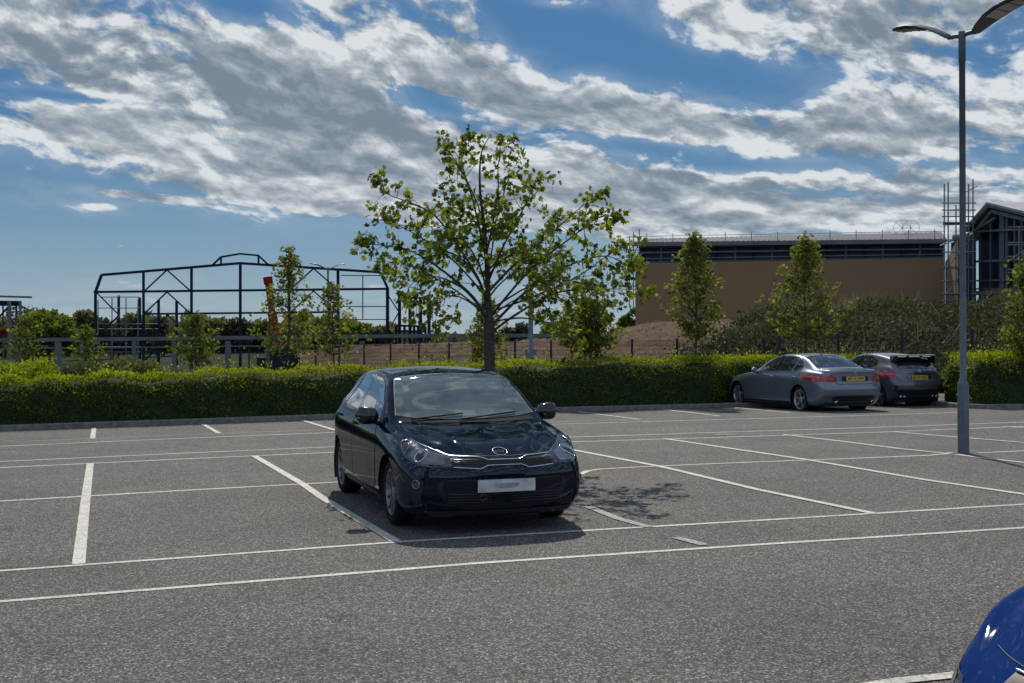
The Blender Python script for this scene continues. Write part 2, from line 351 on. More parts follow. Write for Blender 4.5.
def build_world():
    w = bpy.data.worlds.new('World'); scene.world = w; w.use_nodes = True
    nt = w.node_tree; nt.nodes.clear(); L = nt.links
    out = N(nt, 'ShaderNodeOutputWorld'); bg = N(nt, 'ShaderNodeBackground'); L.new(bg.outputs[0], out.inputs[0])
    def m(op, a, b=None, c=None, clamp=False):
        n = nt.nodes.new('ShaderNodeMath'); n.operation = op; n.use_clamp = clamp
        for i, v in enumerate((a, b, c)):
            if v is None: continue
            if hasattr(v, 'links'): L.new(v, n.inputs[i])
            else: n.inputs[i].default_value = v
        return n.outputs[0]
    def vm(op, a, b, c=None):
        n = nt.nodes.new('ShaderNodeVectorMath'); n.operation = op
        for i, v in enumerate((a, b, c)):
            if v is None: continue
            if hasattr(v, 'links'): L.new(v, n.inputs[i])
            else: n.inputs[i].default_value = v
        return n.outputs['Value'] if op in ('DOT_PRODUCT', 'LENGTH') else n.outputs[0]
    def comb(x, y, z=0.):
        n = nt.nodes.new('ShaderNodeCombineXYZ')
        for i, v in enumerate((x, y, z)):
            if hasattr(v, 'links'): L.new(v, n.inputs[i])
            else: n.inputs[i].default_value = v
        return n.outputs[0]
    def mapping(vec, loc, rot, scl, kind='TEXTURE'):
        n = nt.nodes.new('ShaderNodeMapping'); n.vector_type = kind; L.new(vec, n.inputs[0])
        n.inputs[1].default_value = (*loc, 0); n.inputs[2].default_value = (0, 0, rot); n.inputs[3].default_value = (*scl, 1); return n.outputs[0]
    def noise(vec, scale, detail, rough, dist=0.):
        n = nt.nodes.new('ShaderNodeTexNoise'); n.noise_dimensions = '2D'; n.inputs['Scale'].default_value = scale; n.inputs['Detail'].default_value = detail
        n.inputs['Roughness'].default_value = rough; n.inputs['Distortion'].default_value = dist; L.new(vec, n.inputs['Vector']); return n.outputs
    def sstep(x, a, b):
        n = nt.nodes.new('ShaderNodeMapRange'); n.interpolation_type = 'SMOOTHSTEP'
        L.new(x, n.inputs[0]); n.inputs[1].default_value = a; n.inputs[2].default_value = b; return n.outputs[0]
    # two sky angles (azimuth from the long axis of the view across the car park, elevation), unit about 1/20 degree
    tc = N(nt, 'ShaderNodeTexCoord'); sp = N(nt, 'ShaderNodeSeparateXYZ'); L.new(tc.outputs['Generated'], sp.inputs[0])
    X, Y, Z = sp.outputs; cy, sy = math.cos(YAW), math.sin(YAW)
    az = m('ARCTAN2', m('MULTIPLY_ADD', X, cy, m('MULTIPLY', Y, sy)), m('MULTIPLY_ADD', X, -sy, m('MULTIPLY', Y, cy)))
    U = m('MULTIPLY', az, F_PX); V = m('MULTIPLY', m('ARCSINE', Z), F_PX)
    Vl = m('MULTIPLY', m('LOGARITHM', m('MULTIPLY_ADD', m('MAXIMUM', V, -60.), 1/95., 1.), math.e), 190.)   # puffs flatten towards the horizon
    P = comb(U, V); Q = comb(U, Vl)
    w1 = noise(mapping(Q, (0, 0), 0, (1/170, 1/85), 'POINT'), 1., 3, .55)
    warp = vm('MULTIPLY', vm('SUBTRACT', w1[1], (.5, .5, .5)), (95., 44., 0.))
    Pw, Qw = vm('ADD', P, warp), vm('ADD', Q, warp)
    n1v = mapping(mapping(Qw, (0, 0), R(-9), (1, 1)), (31.3, 7.7), 0, (1/135, 1/32), 'POINT')
    n1 = noise(n1v, 1., 8, .60)[0]
    n2v = mapping(mapping(Q, (0, 0), R(-6), (1, 1)), (3.1, 9.2), 0, (1/40, 1/13), 'POINT')
    n2 = noise(n2v, 1., 7, .57)[0]
    n1s = noise(vm('ADD', n1v, (-.02, .34, 0)), 1., 6, .60)[0]
    n2s = noise(vm('ADD', n2v, (-.03, .42, 0)), 1., 4, .57)[0]
    blobs = BLOBS
    bl = .0
    for px, py, rx, ry, ang, wt in blobs:
        cu, cv = math.atan((px-512)/F_PX)*F_PX, math.atan((336-py)/F_PX)*F_PX
        q = mapping(Pw if ry > 11 else P, (cu, cv), R(-ang), (rx, ry))
        bl = m('MULTIPLY_ADD', m('POWER', .405, vm('DOT_PRODUCT', q, q)), wt, bl)
    wide = sstep(m('ABSOLUTE', U), 560., 900.)       # away from the view: broken cloud all round
    bl = m('MULTIPLY_ADD', wide, .10, bl)
    hi = m('MULTIPLY_ADD', m('SUBTRACT', n2, .5), 1.3, -.05)
    lo_ = m('MULTIPLY_ADD', m('SUBTRACT', n1, .5), 2.1, bl)
    D = m('ADD', hi, lo_)
    Dl = m('MULTIPLY_ADD', m('SUBTRACT', n1s, .5), 2.1, bl)
    Ds = m('MULTIPLY_ADD', m('SUBTRACT', n2s, .5), 1.3, m('ADD', Dl, -.05))
    alpha = m('MULTIPLY', sstep(D, .04, .46), m('MULTIPLY_ADD', sstep(V, 10., 120.), .72, .28))
    veil = m('MULTIPLY', m('MULTIPLY', sstep(bl, -.45, .35), .30), sstep(n1, .2, .7))
    alpha = m('MAXIMUM', alpha, veil)
    dk = .0
    for px, py, rx, ry, ang, wt in DARKS:
        cu, cv = math.atan((px-512)/F_PX)*F_PX, math.atan((336-py)/F_PX)*F_PX
        q = mapping(Pw, (cu, cv), R(-ang), (rx, ry))
        dk = m('MULTIPLY_ADD', m('POWER', .405, vm('DOT_PRODUCT', q, q)), wt, dk)
    dk = m('MULTIPLY_ADD', wide, .35, dk)
    core = m('MULTIPLY_ADD', m('SUBTRACT', n2s, .5), .62, Dl)
    thick = m('MULTIPLY', sstep(core, .16, .78), m('MULTIPLY_ADD', dk, .62, .40))
    relief = m('MULTIPLY', m('SUBTRACT', Ds, D), .95)
    shade = m('ADD', thick, relief, None, True)
    ccol = ramp(nt, [(0, CC[0]), (.28, CC[1]), (.60, CC[2]), (1, CC[3])]); L.new(shade, ccol.inputs[0])
    sky = N(nt, 'ShaderNodeTexSky', sky_type='NISHITA'); sky.sun_disc = False; sky.sun_elevation = SUN_EL; sky.sun_rotation = SUN_AZ
    sky.air_density = 1.0; sky.dust_density = .5; sky.ozone_density = 2.5
    sk = vm('MULTIPLY', sky.outputs[0], (SKY_K*.27, SKY_K*.56, SKY_K*.82))
    haze = ramp(nt, [(0, (.34, .43, .50)), (.45, (.225, .345, .465)), (1, (.085, .19, .34))]); L.new(sstep(V, -20., 230.), haze.inputs[0])
    skyc = mixc(nt, m('MULTIPLY_ADD', sstep(V, 20., 300.), -.45, .85), sk, haze.outputs[0])
    fin = mixc(nt, alpha, skyc, ccol.outputs[0])
    # sky outside the view is boosted to add fill; clouds there lit from the front
    fin = vm('MULTIPLY', fin, comb(*[m('MULTIPLY_ADD', sstep(m('ABSOLUTE', U), 700., 2600.), .95, 1.)]*3))
    fin = mixc(nt, sstep(V, -30., -5.), (.10, .10, .09), fin)     # below the horizon: dull ground colour
    L.new(fin, bg.inputs[0]); bg.inputs[1].default_value = 1.0
    w.cycles.sampling_method = 'MANUAL'; w.cycles.sample_map_resolution = 256
CC = [(.70, .735, .76), (.50, .545, .585), (.310, .370, .430), (.190, .248, .310)]
DARKS = [(110, 60, 130, 38, 10, 0.50), (250, 112, 190, 32, 13, 0.72), (400, 120, 90, 30, 16, 0.43), (490, 78, 70, 22, 24, 0.65), (620, 128, 70, 14, 12, 0.50), (755, 122, 50, 16, 8, 0.65), (860, 38, 170, 34, 12, 0.65),
    (940, 110, 130, 36, 4, 0.54), (590, 165, 130, 10, 6, 0.36), (850, 185, 170, 22, 3, 0.65), (700, 225, 120, 8, 2, 0.29), (40, 150, 60, 8, 4, 0.22)]
BLOBS = [ # where the cloud banks and the blue gaps lie: px, py, rx, ry, fall to the right (deg), weight
    (150, 70, 300, 66, 12, .62), (420, 160, 240, 58, 15, .58), (445, 58, 130, 38, 26, .66), (60, 130, 220, 30, 2, .40), (90, 146, 190, 14, 3, .42), (300, 196, 130, 12, 5, .30), (260, 175, 200, 22, 4, .34),
    (600, 112, 150, 30, 12, .55), (730, 128, 110, 28, 6, .55), (900, 30, 210, 66, 14, .52), (950, 150, 190, 66, 4, .50),
    (300, 197, 170, 8, 6, .85), (145, 201, 62, 6, 5, .85), (100, 213, 26, 4, 3, .6), (420, 214, 120, 8, 4, .5), (640, 205, 260, 30, 5, .58), (880, 215, 220, 24, 2, .48), (560, 178, 170, 18, 8, .36),
    (700, 10, 90, 26, 14, .36), (40, 20, 70, 18, -6, .2), (560, 3, 30, 5, 0, .5),
    (215, 6, 90, 16, 16, -.85), (545, 16, 75, 14, 16, -.60), (645, 62, 120, 28, 18, -.62), (447, 106, 58, 11, 13, -1.15), (80, 110, 110, 8, 3, -.65), (200, 142, 120, 6, 5, -.45), (690, 168, 120, 7, 4, -.55), (880, 172, 110, 7, 2, -.5), (770, 92, 56, 22, 18, -.35),
    (650, 150, 90, 10, 8, -.95), (90, 182, 190, 14, 3, -.50), (200, 252, 400, 32, 1, -.50), (640, 268, 200, 16, 0, -.3), (560, 60, 30, 12, 14, -.2),
    (800, 197, 90, 7, 4, -.35), (870, 96, 90, 12, 8, -.25), (40, 232, 120, 14, 0, -.2), (70, 108, 60, 5, 2, -.35), (110, 88, 30, 4, 2, -.2)]
SKY_K = .065
build_world()
scene.cycles.max_bounces = 6; scene.cycles.diffuse_bounces = 2; scene.cycles.glossy_bounces = 3; scene.cycles.transmission_bounces = 3; scene.cycles.transparent_max_bounces = 8; scene.cycles.caustics_reflective = False; scene.cycles.caustics_refractive = False
scene.view_settings.view_transform = 'Standard'; scene.view_settings.look = 'None'; scene.view_settings.exposure = 0; scene.view_settings.gamma = 1

# ------------------------------------------------------------------ ground
def struct(o): o['kind'] = 'structure'; return o
KERB_PX = [(-160, 437.5), (0, 431), (94, 427.5), (180, 424.6), (337, 418.8), (450, 415.2), (560, 411.8), (640, 409.8), (720, 407.8)]
kerb = [gnd(*p) for p in KERB_PX]
kerb = [kerb[0]+(kerb[0]-kerb[1]).normalized()*14]+kerb
e = (kerb[-1]-kerb[-3]); e.z = 0; e.normalize()
kerb += [kerb[-1]+e*6.6]
kerb_r = [gnd(905, 404.2), gnd(938, 405.8), gnd(958, 408.2), gnd(985, 409.2), gnd(1024, 408.8), gnd(1090, 408.2)]
for p in kerb+kerb_r: p.z = zg(p.x, p.y)
def offset_path(path, d):
    out = []
    for i, p in enumerate(path):
        t = path[min(i+1, len(path)-1)]-path[max(i-1, 0)]; t.z = 0; t.normalize()
        out.append(p+Vector((-t.y, t.x, 0))*d)
    return out
def resample(path, step):
    out = [path[0].copy()]
    for a, b in zip(path, path[1:]):
        n = max(1, int(math.ceil((b-a).length/step)))
        out += [a.lerp(b, k/n) for k in range(1, n+1)]
    return out
# car park sheet
mb = MB(); xs = [-45, -20, -5, 0, 5, 10, 15, 20, 30, 50]; ys = [-30, -10, 0, 5, 10, 12, Y0, 18, 22, 26, 30, 34, 37]
for y in ys:
    for x in xs: mb.v.append((x, y, zg(x, y)))
nx = len(xs)
for j in range(len(ys)-1):
    for i in range(nx-1):
        mb.f.append([j*nx+i, j*nx+i+1, (j+1)*nx+i+1, (j+1)*nx+i]); mb.m.append(0); mb.sm.append(False)
struct(mb.build('car_park', MT['asphalt']))
# land reaching the horizon
def gz(x, y):
    d = math.hypot(x, y)
    k = min(1, max(0, (y-33)/25))
    return -.42-.95*k*min(1, max(0, (30-x)/30)) if y > 20 else -.42
mb = MB(); ax = np.concatenate([[-4000, -1500, -600, -250], np.arange(-120, 161, 8.), [250, 600, 1500, 4000]]); ay = np.concatenate([[-300, -60], np.arange(-20, 161, 8.), [220, 400, 900, 2000, 5000]])
for y in ay:
    for x in ax: mb.v.append((x, y, gz(x, y)-.3*(y < 30)))
nx = len(ax)
for j in range(len(ay)-1):
    for i in range(nx-1):
        mb.f.append([j*nx+i, j*nx+i+1, (j+1)*nx+i+1, (j+1)*nx+i]); mb.m.append(0); mb.sm.append(True)
struct(mb.build('ground', MT['grass']))
# kerbs and the planting bed behind them
def kerb_mesh(path, name):
    pth = resample(path, .9); o1 = offset_path(pth, .13); mb = MB()
    for a, b, c, d in zip(pth, pth[1:], o1, o1[1:]):
        h = Vector((0, 0, .125)); g_ = (b-a).normalized()*.004; dn = Vector((0, 0, -.1))
        a, b, c, d = a+g_, b-g_, c+g_, d-g_; cv = Vector((0, 0, .02)); u = (c-a).normalized()*.015
        vs = [a+dn, b+dn, a+h-cv, b+h-cv, a+h+u, b+h+u, c+h, d+h, c+dn, d+dn]
        mb.add(vs, [(0, 1, 3, 2), (2, 3, 5, 4), (4, 5, 7, 6), (6, 7, 9, 8), (0, 2, 4, 6, 8), (1, 9, 7, 5, 3)])
    o = mb.build(name, MT['kerb']); return struct(o)
kerb_mesh(kerb, 'kerb'); kerb_mesh(kerb_r, 'kerb')
def bed(path, depth):
    pth = resample(path, 1.5); a = offset_path(pth, .125); b = offset_path(pth, depth); mb = MB()
    for p, q, r_, s in zip(a, a[1:], b, b[1:]):
        h = Vector((0, 0, .085)); mb.add([p+h, q+h, s+h, r_+h], [(0, 1, 2, 3)])
    struct(mb.build('planting_bed', MT['soil']))
bed(kerb, 5.0)
bed(kerb_r, 2.0)

# painted lines: each a strip lying on the asphalt
def strip(pts, w, mat, lift=.004, name='road_marking'):
    pts = [Vector((p.x, p.y, 0)) for p in pts]; pts = resample(pts, .5); l, r_ = offset_path(pts, w/2), offset_path(pts, -w/2); mb = MB()
    for a, b, c, d in zip(l, l[1:], r_, r_[1:]):
        q = [a, b, d, c]
        mb.add([(p.x, p.y, zg(p.x, p.y)+lift) for p in q], [(3, 2, 1, 0)])
    return struct(mb.build(name, mat))
def ext(px, n0=0, n1=0):
    p = [gnd(*q) for q in px]
    if n0: p = [p[0]+(p[0]-p[1]).normalized()*n0]+p
    if n1: p = p+[p[-1]+(p[-1]-p[-2]).normalized()*n1]
    return p
LA = [(0,601.9),(240,582.8),(480,563.3),(760,544.8),(1024,527.9)]
LB = [(0,571.2),(240,553.9),(405,541.7),(610,529.3),(760,520.6),(1024,504.5)]
LC1 = [(0,501.4),(180,490.9),(337,482.3),(400,479)]
LC2 = [(580,474.5),(588,471),(600,469.2),(650,466.6),(720,463.6),(844,458.9),(900,456.7),(930,455.4),(944,454.2),(951,452.6)]
LC3 = [(978,453.0),(1024,451)]
LD = [(0,467.9),(180,459.3),(337,452.3),(572,442),(720,437.5),(880,432.3),(1024,426.4)]
LE = [(0,461.7),(180,453.5),(337,446.8),(572,437.2),(720,432.4),(880,427.3),(1024,422.2)]
LF = [(0,446.5),(180,438.6),(337,432.4),(555,424.3),(720,419.6),(850,416),(960,412.4)]
LG = [(0,442.6),(180,434.9),(337,429.6),(555,421.9),(720,416.6)]
strip(ext(LA, 8, 8), .075, MT['line']); strip(ext(LB, 8, 8), .07, MT['line'])
strip(ext(LC1, 8), .085, MT['line']); strip(ext(LC2), .085, MT['line']); strip(ext(LC3, 0, 8), .085, MT['line'])
strip(ext(LD, 8, 8), .10, MT['line']); strip(ext(LE, 8, 8), .10, MT['line'])
strip(ext(LF, 8, 0), .10, MT['line']); strip(ext(LG, 8), .09, MT['line_faint'])
for px in ([(90.3,463.8),(84,515),(78.6,564.8)], [(254.5,456.3),(322,498),(396,542.0)], [(560,447.7),(658,466.4),(758,490),(873,513.7)],
           [(664,438.8),(810,460.5),(924,480),(1024,494.6),(1090,504)], [(784,434.8),(844,441.8),(900,449),(944,453.5)], [(957,454.9),(985,458.5),(1060,467)], [(893,432),(960,437.6),(1024,442.8),(1100,449)],
           [(1004,426.8),(1060,430.5)], [(1024, 467), (1080, 474)]):
    strip(ext(px), .10, MT['line'], .0075)
strip(ext([(588,507),(618,519),(649,527.5)]), .10, MT['line_faint'], .0075)
strip(ext([(676,538),(705,545.6)]), .10, MT['line_faint'], .0075)
strip(ext([(840,691.5),(900,681.6),(950,676.5),(1010,668)]), .10, MT['line'], .0075)
for px in ([(94,428),(92.6,438.6)], [(203,424.3),(219,433.4)], [(303,420.6),(336,430.6)], [(578,411.8),(640,419.6)], [(663,409.6),(720,416.2)], [(733,407.6),(790,413)]):
    strip(ext(px), .10, MT['line'], .0075)
strip(ext([(715,435.2),(738,434.4)]), .16, MT['line_faint'], .009)

# ------------------------------------------------------------------ hedges
def make_hedge(path, inset, depth, h0, name, label, n_front, parts_tint=1.0, group=None, pink=None, taper=0.):
    """clipped hedge along a path: dark woody core plus tens of thousands of leaves over its front, top and back"""
    pth = resample([p.copy() for p in path], .35)
    base = pth[len(pth)//2].copy()
    root = thing(name, label, 'hedge', base, 0, group)
    a, b = offset_path(pth, inset+.12), offset_path(pth, inset+depth-.12)
    mb = MB(); nz = 5
    ring = []
    for p, q in zip(a, b):
        h = h0-taper*min(1.25, max(0, (16-p.x)/17))
        hh = h-.16+.05*math.sin(p.x*1.7)+.04*math.sin(p.x*4.1+1)
        g_ = zg(p.x, p.y)+.05
        prof = [(0.0, 0), (.0, hh*.5), (.03, hh*.85), (.18, hh), (.82, hh), (.97, hh*.85), (1, hh*.5), (1, 0)]
        ring.append([Vector((p.x+(q.x-p.x)*t, p.y+(q.y-p.y)*t, g_+z)) for t, z in prof])
    k = len(ring[0])
    for i, r_ in enumerate(ring): mb.v += [tuple(v) for v in r_]
    for i in range(len(ring)-1):
        for j in range(k-1):
            mb.f.append([i*k+j, (i+1)*k+j, (i+1)*k+j+1, i*k+j+1]); mb.m.append(0); mb.sm.append(True)
    mb.f.append(list(range(k))); mb.m.append(0); mb.sm.append(False)
    mb.f.append([(len(ring)-1)*k+j for j in range(k)][::-1]); mb.m.append(0); mb.sm.append(False)
    mb.build('inner_branches', MT['hedgecore'], root)
    # leaves
    P = np.array([(p.x, p.y) for p in offset_path(pth, inset)]); Q = np.array([(p.x, p.y) for p in offset_path(pth, inset+depth)])
    seg = np.linalg.norm(np.diff(P, axis=0), axis=1); cum = np.concatenate([[0], np.cumsum(seg)]); Lt = cum[-1]
    n = int(n_front*Lt)
    s = rng.uniform(0, Lt, n)
    px = np.interp(s, cum, P[:, 0]); py = np.interp(s, cum, P[:, 1]); qx = np.interp(s, cum, Q[:, 0]); qy = np.interp(s, cum, Q[:, 1])
    h = h0-taper*np.clip((16-px)/17, 0, 1.25)
    lump = .045*np.sin(s*2.3)+.035*np.sin(s*5.1+1.3)+.03*np.sin(s*9.7+.4)
    which = rng.choice(3, n, p=[.52, .36, .12])
    t = np.where(which == 0, np.abs(rng.normal(0, .07, n)), np.where(which == 1, rng.uniform(0, 1, n), 1-np.abs(rng.normal(0, .05, n))))
    zz = np.where(which == 1, h+lump-np.abs(rng.normal(0, .07, n)), rng.uniform(.0, 1, n)**.85*(h+lump))
    spr = (which == 1) & (rng.uniform(0, 1, n) < .16); zz = np.where(spr, zz+rng.exponential(.10, n), zz)
    edge = np.clip((zz-(h-.22))/.22, 0, 1)
    t = np.where(which == 0, t+.10*edge*edge + .05*np.sin(s*3.3+zz*6)+.03, t)
    x, y = px+(qx-px)*t, py+(qy-py)*t
    z = zz+np.array([zg(a_, b_) for a_, b_ in zip(x, y)])+.06
    nrm = np.stack([(px-qx), (py-qy), np.zeros(n)], 1); nrm /= np.linalg.norm(nrm, axis=1)[:, None]
    dr = np.where((which == 1)[:, None], np.array([0, 0, 1.]), nrm*.8+np.array([0, 0, .5]))
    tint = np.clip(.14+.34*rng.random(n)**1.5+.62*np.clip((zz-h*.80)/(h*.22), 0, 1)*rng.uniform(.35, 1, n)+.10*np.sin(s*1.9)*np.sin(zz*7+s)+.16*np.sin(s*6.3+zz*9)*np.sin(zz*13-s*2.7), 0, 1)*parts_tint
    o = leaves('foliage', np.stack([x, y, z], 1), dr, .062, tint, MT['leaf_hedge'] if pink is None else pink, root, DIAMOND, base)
    return root
kh = [p.copy() for p in kerb]
kh[-2] = kh[-1].lerp(kh[-2], .97)+Vector((0, .15, 0)); kh[-1] = kh[-1]+Vector((0, 1.15, 0)); kh.insert(-1, kh[-2].lerp(kh[-1], .22)+Vector((0, .95, 0)))
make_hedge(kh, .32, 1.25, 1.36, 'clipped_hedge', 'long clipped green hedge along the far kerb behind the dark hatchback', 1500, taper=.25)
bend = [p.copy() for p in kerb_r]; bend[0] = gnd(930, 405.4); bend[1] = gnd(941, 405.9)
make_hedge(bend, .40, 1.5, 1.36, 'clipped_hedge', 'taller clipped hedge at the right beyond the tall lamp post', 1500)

# fallen leaves blown against the kerb
n = 900; kp = resample(kerb, .3); ids = rng.integers(0, len(kp)-1, n); off_ = -np.abs(rng.exponential(.35, n))-.02
kk = np.array([tuple(v) for v in kp]); tt = kk[ids+1]-kk[ids]; tt /= np.linalg.norm(tt, axis=1)[:, None]
pp = kk[ids]+tt*rng.uniform(0, .3, n)[:, None]+np.stack([-tt[:, 1], tt[:, 0], 0*ids], 1)*off_[:, None]
pp[:, 2] = [zg(a, b)+.012 for a, b in pp[:, :2]]
o = leaves('leaf_litter', pp, np.stack([rng.normal(0, 1, n), rng.normal(0, 1, n), 0*off_], 1)*5, .035, rng.random(n), MT['leaf_dry'], None, DIAMOND); tag(o, 'dry leaf litter blown along the far kerb', 'leaf litter', kind='stuff')

# ------------------------------------------------------------------ trees
def catmull(pts, n=6):
    pts = [Vector(p) for p in pts]; P = [pts[0]*2-pts[1]]+pts+[pts[-1]*2-pts[-2]]; out = []
    for i in range(1, len(P)-2):
        p0, p1, p2, p3 = P[i-1:i+3]
        for k in range(n):
            t = k/n
            out.append(.5*((2*p1)+(p2-p0)*t+(2*p0-5*p1+4*p2-p3)*t*t+(3*p1-p0-3*p2+p3)*t**3))
    out.append(pts[-1]); return out
def rvec(s=1.): return Vector(rng.normal(0, s, 3))
def main_tree():
    D0 = 16.2
    base = gnd(490, 472)
    root = thing('maple_tree', 'young broad maple tree with sparse leaves just behind the dark hatchback', 'tree', base)
    T = lambda u, v, dd=0.: at(u, v, D0+dd)
    mb = MB()
    trunk = catmull([base-Vector((0, 0, .1)), T(490, 440), T(490.5, 400), T(489.5, 360), T(489, 325), T(488, 295, .05), T(486.5, 262, .1), T(484, 225, .0), T(480, 190, -.05), T(481, 155, 0), T(489, 137, 0)], 5)
    n = len(trunk)
    tr = [max(.006, .062*(1-i/(n-1))**.8 if i > n*.40 else .080-.02*i/n) for i in range(n)]
    tr[0] = .11; tr[1] = .09
    mb.tube(trunk, tr, 10)
    limbs = [ # picture points (x, y), depth drift at the tip, thickness
        ([(489,326),(474,298),(438,267),(408,250),(379,245),(360,243)], -.5, .030),
        ([(488,312),(478,278),(444,226),(423,208),(388,194),(377,181)], .35, .028),
        ([(487,265),(484,250),(470,190),(456,163),(446,147)], -.3, .024),
        ([(488,285),(488,262),(480,212),(465,175),(462,150),(470,134)], .5, .024),
        ([(486,255),(492,228),(498,190),(499,160),(512,141)], -.2, .024),
        ([(486,250),(497,218),(508,180),(519,160)], .6, .018),
        ([(488,282),(503,247),(520,215),(530,195),(537,176)], -.7, .024),
        ([(488,292),(515,264),(548,236),(574,213),(601,191)], .3, .026),
        ([(489,318),(530,270),(568,240),(598,218),(617,217)], -.9, .024),
        ([(489,328),(528,290),(565,267),(605,256),(630,267)], .7, .028),
        ([(489,334),(520,312),(560,292),(612,289),(652,291)], -.3, .026),
        ([(489,322),(520,318),(545,322),(566,334),(576,345)], .9, .018),
        ([(489,318),(466,300),(448,296),(437,310),(436,326)], -.9, .016),
        ([(489,318),(462,288),(432,276),(412,284),(404,300)], .8, .020),
        ([(489,300),(470,268),(448,252),(425,262),(418,282),(416,318)], -1.1, .020),
        ([(488,276),(500,262),(515,255),(535,262),(548,280)], -1.5, .020),
        ([(487,258),(482,246),(470,232),(455,230),(448,215)], 1.5, .020),
        ([(488,298),(502,282),(520,270),(545,262),(560,262)], 1.6, .020),
        ([(488,295),(478,262),(460,240),(440,248)], -1.6, .018),
        ([(488,280),(492,250),(497,228),(508,215)], -1.3, .018),
        ([(488,270),(482,235),(468,214),(452,205),(440,185)], -.8, .016),
        ([(487,272),(508,250),(536,242),(556,212)], 1.1, .020),
        ([(489,312),(535,296),(580,275),(618,250),(640,262)], 1.2, .020),
        ([(489,310),(540,282),(585,285),(605,315)], -1.1, .018),
        ([(489,316),(455,290),(420,270),(395,262),(380,268)], .9, .018),
        ([(489,300),(455,262),(425,240),(398,225),(386,218)], -1.0, .018),
        ([(489,318),(515,300),(535,300),(552,312)], -.6, .014),
    ]
    cen, dr, tn = [], [], []
    def cluster(p, d, n, spread=.09):
        for _ in range(n):
            q = p+rvec(spread*.55); cen.append(q); dd = d*.5+rvec(.6)-Vector((0, 0, .55)); dr.append(dd); tn.append(rng.uniform(.0, .75)+.25*(rng.random() < .25))
    for pts, dd, th in limbs:
        m_ = len(pts)
        c = catmull([T(u, v, dd*(i/(m_-1))**1.2) for i, (u, v) in enumerate(pts)], 5)
        k = len(c); mb.tube(c, [max(.0035, .74*th*(1-i/k)**.9) for i in range(k)], 6)
        length = sum((c[i+1]-c[i]).length for i in range(k-1))
        nt_ = int(length/.11); 
        for j in range(nt_):
            f = .26+.74*(j+rng.random())/nt_
            i = min(k-2, int(f*(k-1))); p = c[i].lerp(c[i+1], f*(k-1)-i); t = (c[i+1]-c[i]).normalized()
            d = (t*.8+rvec(.75)+Vector((0, 0, .12))).normalized(); ln = rng.uniform(.10, .42)*(1.1-.45*f)
            if f > .93: ln *= .5
            e = p+d*ln+Vector((0, 0, -.05*ln)); mid = p.lerp(e, .5)+rvec(.015)
            mb.tube([p, mid, e], [.0055, .004, .002], 4)
            cluster(e, d, int(rng.integers(7, 12)), .080)
            if rng.random() < .4: cluster(mid, d, int(rng.integers(2, 4)), .07)
        cluster(c[-1], (c[-1]-c[-2]).normalized(), 8, .07)
    # leader
    for i in range(int(n*.5), n):
        cluster(trunk[i]+rvec(.06), rvec(1), 3, .09)
    mb.build('trunk', MT['bark'], root)
    leaves('crown', np.array([tuple(v) for v in cen]), np.array([tuple(v) for v in dr]), .070, tn, MT['leaf'], root, MAPLE, base)
main_tree()

def tree(name, label, base, H, crown, nbr, nleaf, lsize, mat, trunk_r=.05, seed=0, group=None, shape=DIAMOND, cl=.16, up=.55, lean=(0, 0), twig=True):
    """crown: list of (height fraction, radius in metres). Branches leave the stem in a spiral; leaves sit in clumps along them."""
    rs = np.random.default_rng(seed); base = Vector(base)
    root = thing(name, label, 'tree', base, 0, group)
    mb = MB(); top = base+Vector((lean[0], lean[1], H))
    stem = [base.lerp(top, k/9)+Vector((rs.normal(0, .006*H), rs.normal(0, .006*H), 0))*(k > 0) for k in range(10)]
    mb.tube(stem, [max(.006, trunk_r*(1-.93*k/9)) for k in range(10)], 8)
    hs = [c[0] for c in crown]; rad = [c[1] for c in crown]
    cen, dr, tn = [], [], []
    for i in range(nbr):
        f = hs[0]+(hs[-1]-hs[0])*(i+rs.random())/nbr
        r_ = float(np.interp(f, hs, rad))*rs.uniform(.55, 1.12)
        a = i*2.399+rs.normal(0, .4)
        zz = max(hs[0]*.9, f-up*r_/H*.9)
        k = zz*9; p = stem[int(min(8, k))].lerp(stem[int(min(8, k))+1], min(1, k-int(min(8, k))))
        tip = base+Vector((math.cos(a)*r_+lean[0]*f, math.sin(a)*r_+lean[1]*f, f*H+rs.normal(0, .015*H)))
        mid = p.lerp(tip, .55)+Vector(tuple(rs.normal(0, .05*r_+.01, 3)))-Vector((0, 0, .06*r_))
        br = [p, mid, tip]
        mb.tube(br, [trunk_r*.28*(1-.5*f), trunk_r*.17, trunk_r*.06], 5)
        nc = max(2, int(nleaf/nbr/7))
        for j in range(nc):
            t = rs.uniform(.22, 1.05); q = (p.lerp(mid, t*2) if t < .5 else mid.lerp(tip, t*2-1))+Vector(tuple(rs.normal(0, cl*.75, 3)))
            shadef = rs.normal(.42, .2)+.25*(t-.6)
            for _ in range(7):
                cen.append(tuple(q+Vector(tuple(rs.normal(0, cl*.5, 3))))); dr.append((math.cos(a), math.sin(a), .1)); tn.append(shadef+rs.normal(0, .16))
    for _ in range(nleaf//25):
        f = rs.uniform(.72, 1.02); cen.append(tuple(base+Vector((rs.normal(0, cl*.6)+lean[0]*f, rs.normal(0, cl*.6)+lean[1]*f, f*H)))); dr.append((0, 0, 1)); tn.append(rs.uniform(.3, .9))
    mb.build('trunk', MT['bark'], root)
    global rng
    sv = rng; rng = rs
    leaves('crown', cen, dr, lsize, tn, mat, root, shape, base, droop=.25)
    rng = sv
    return root

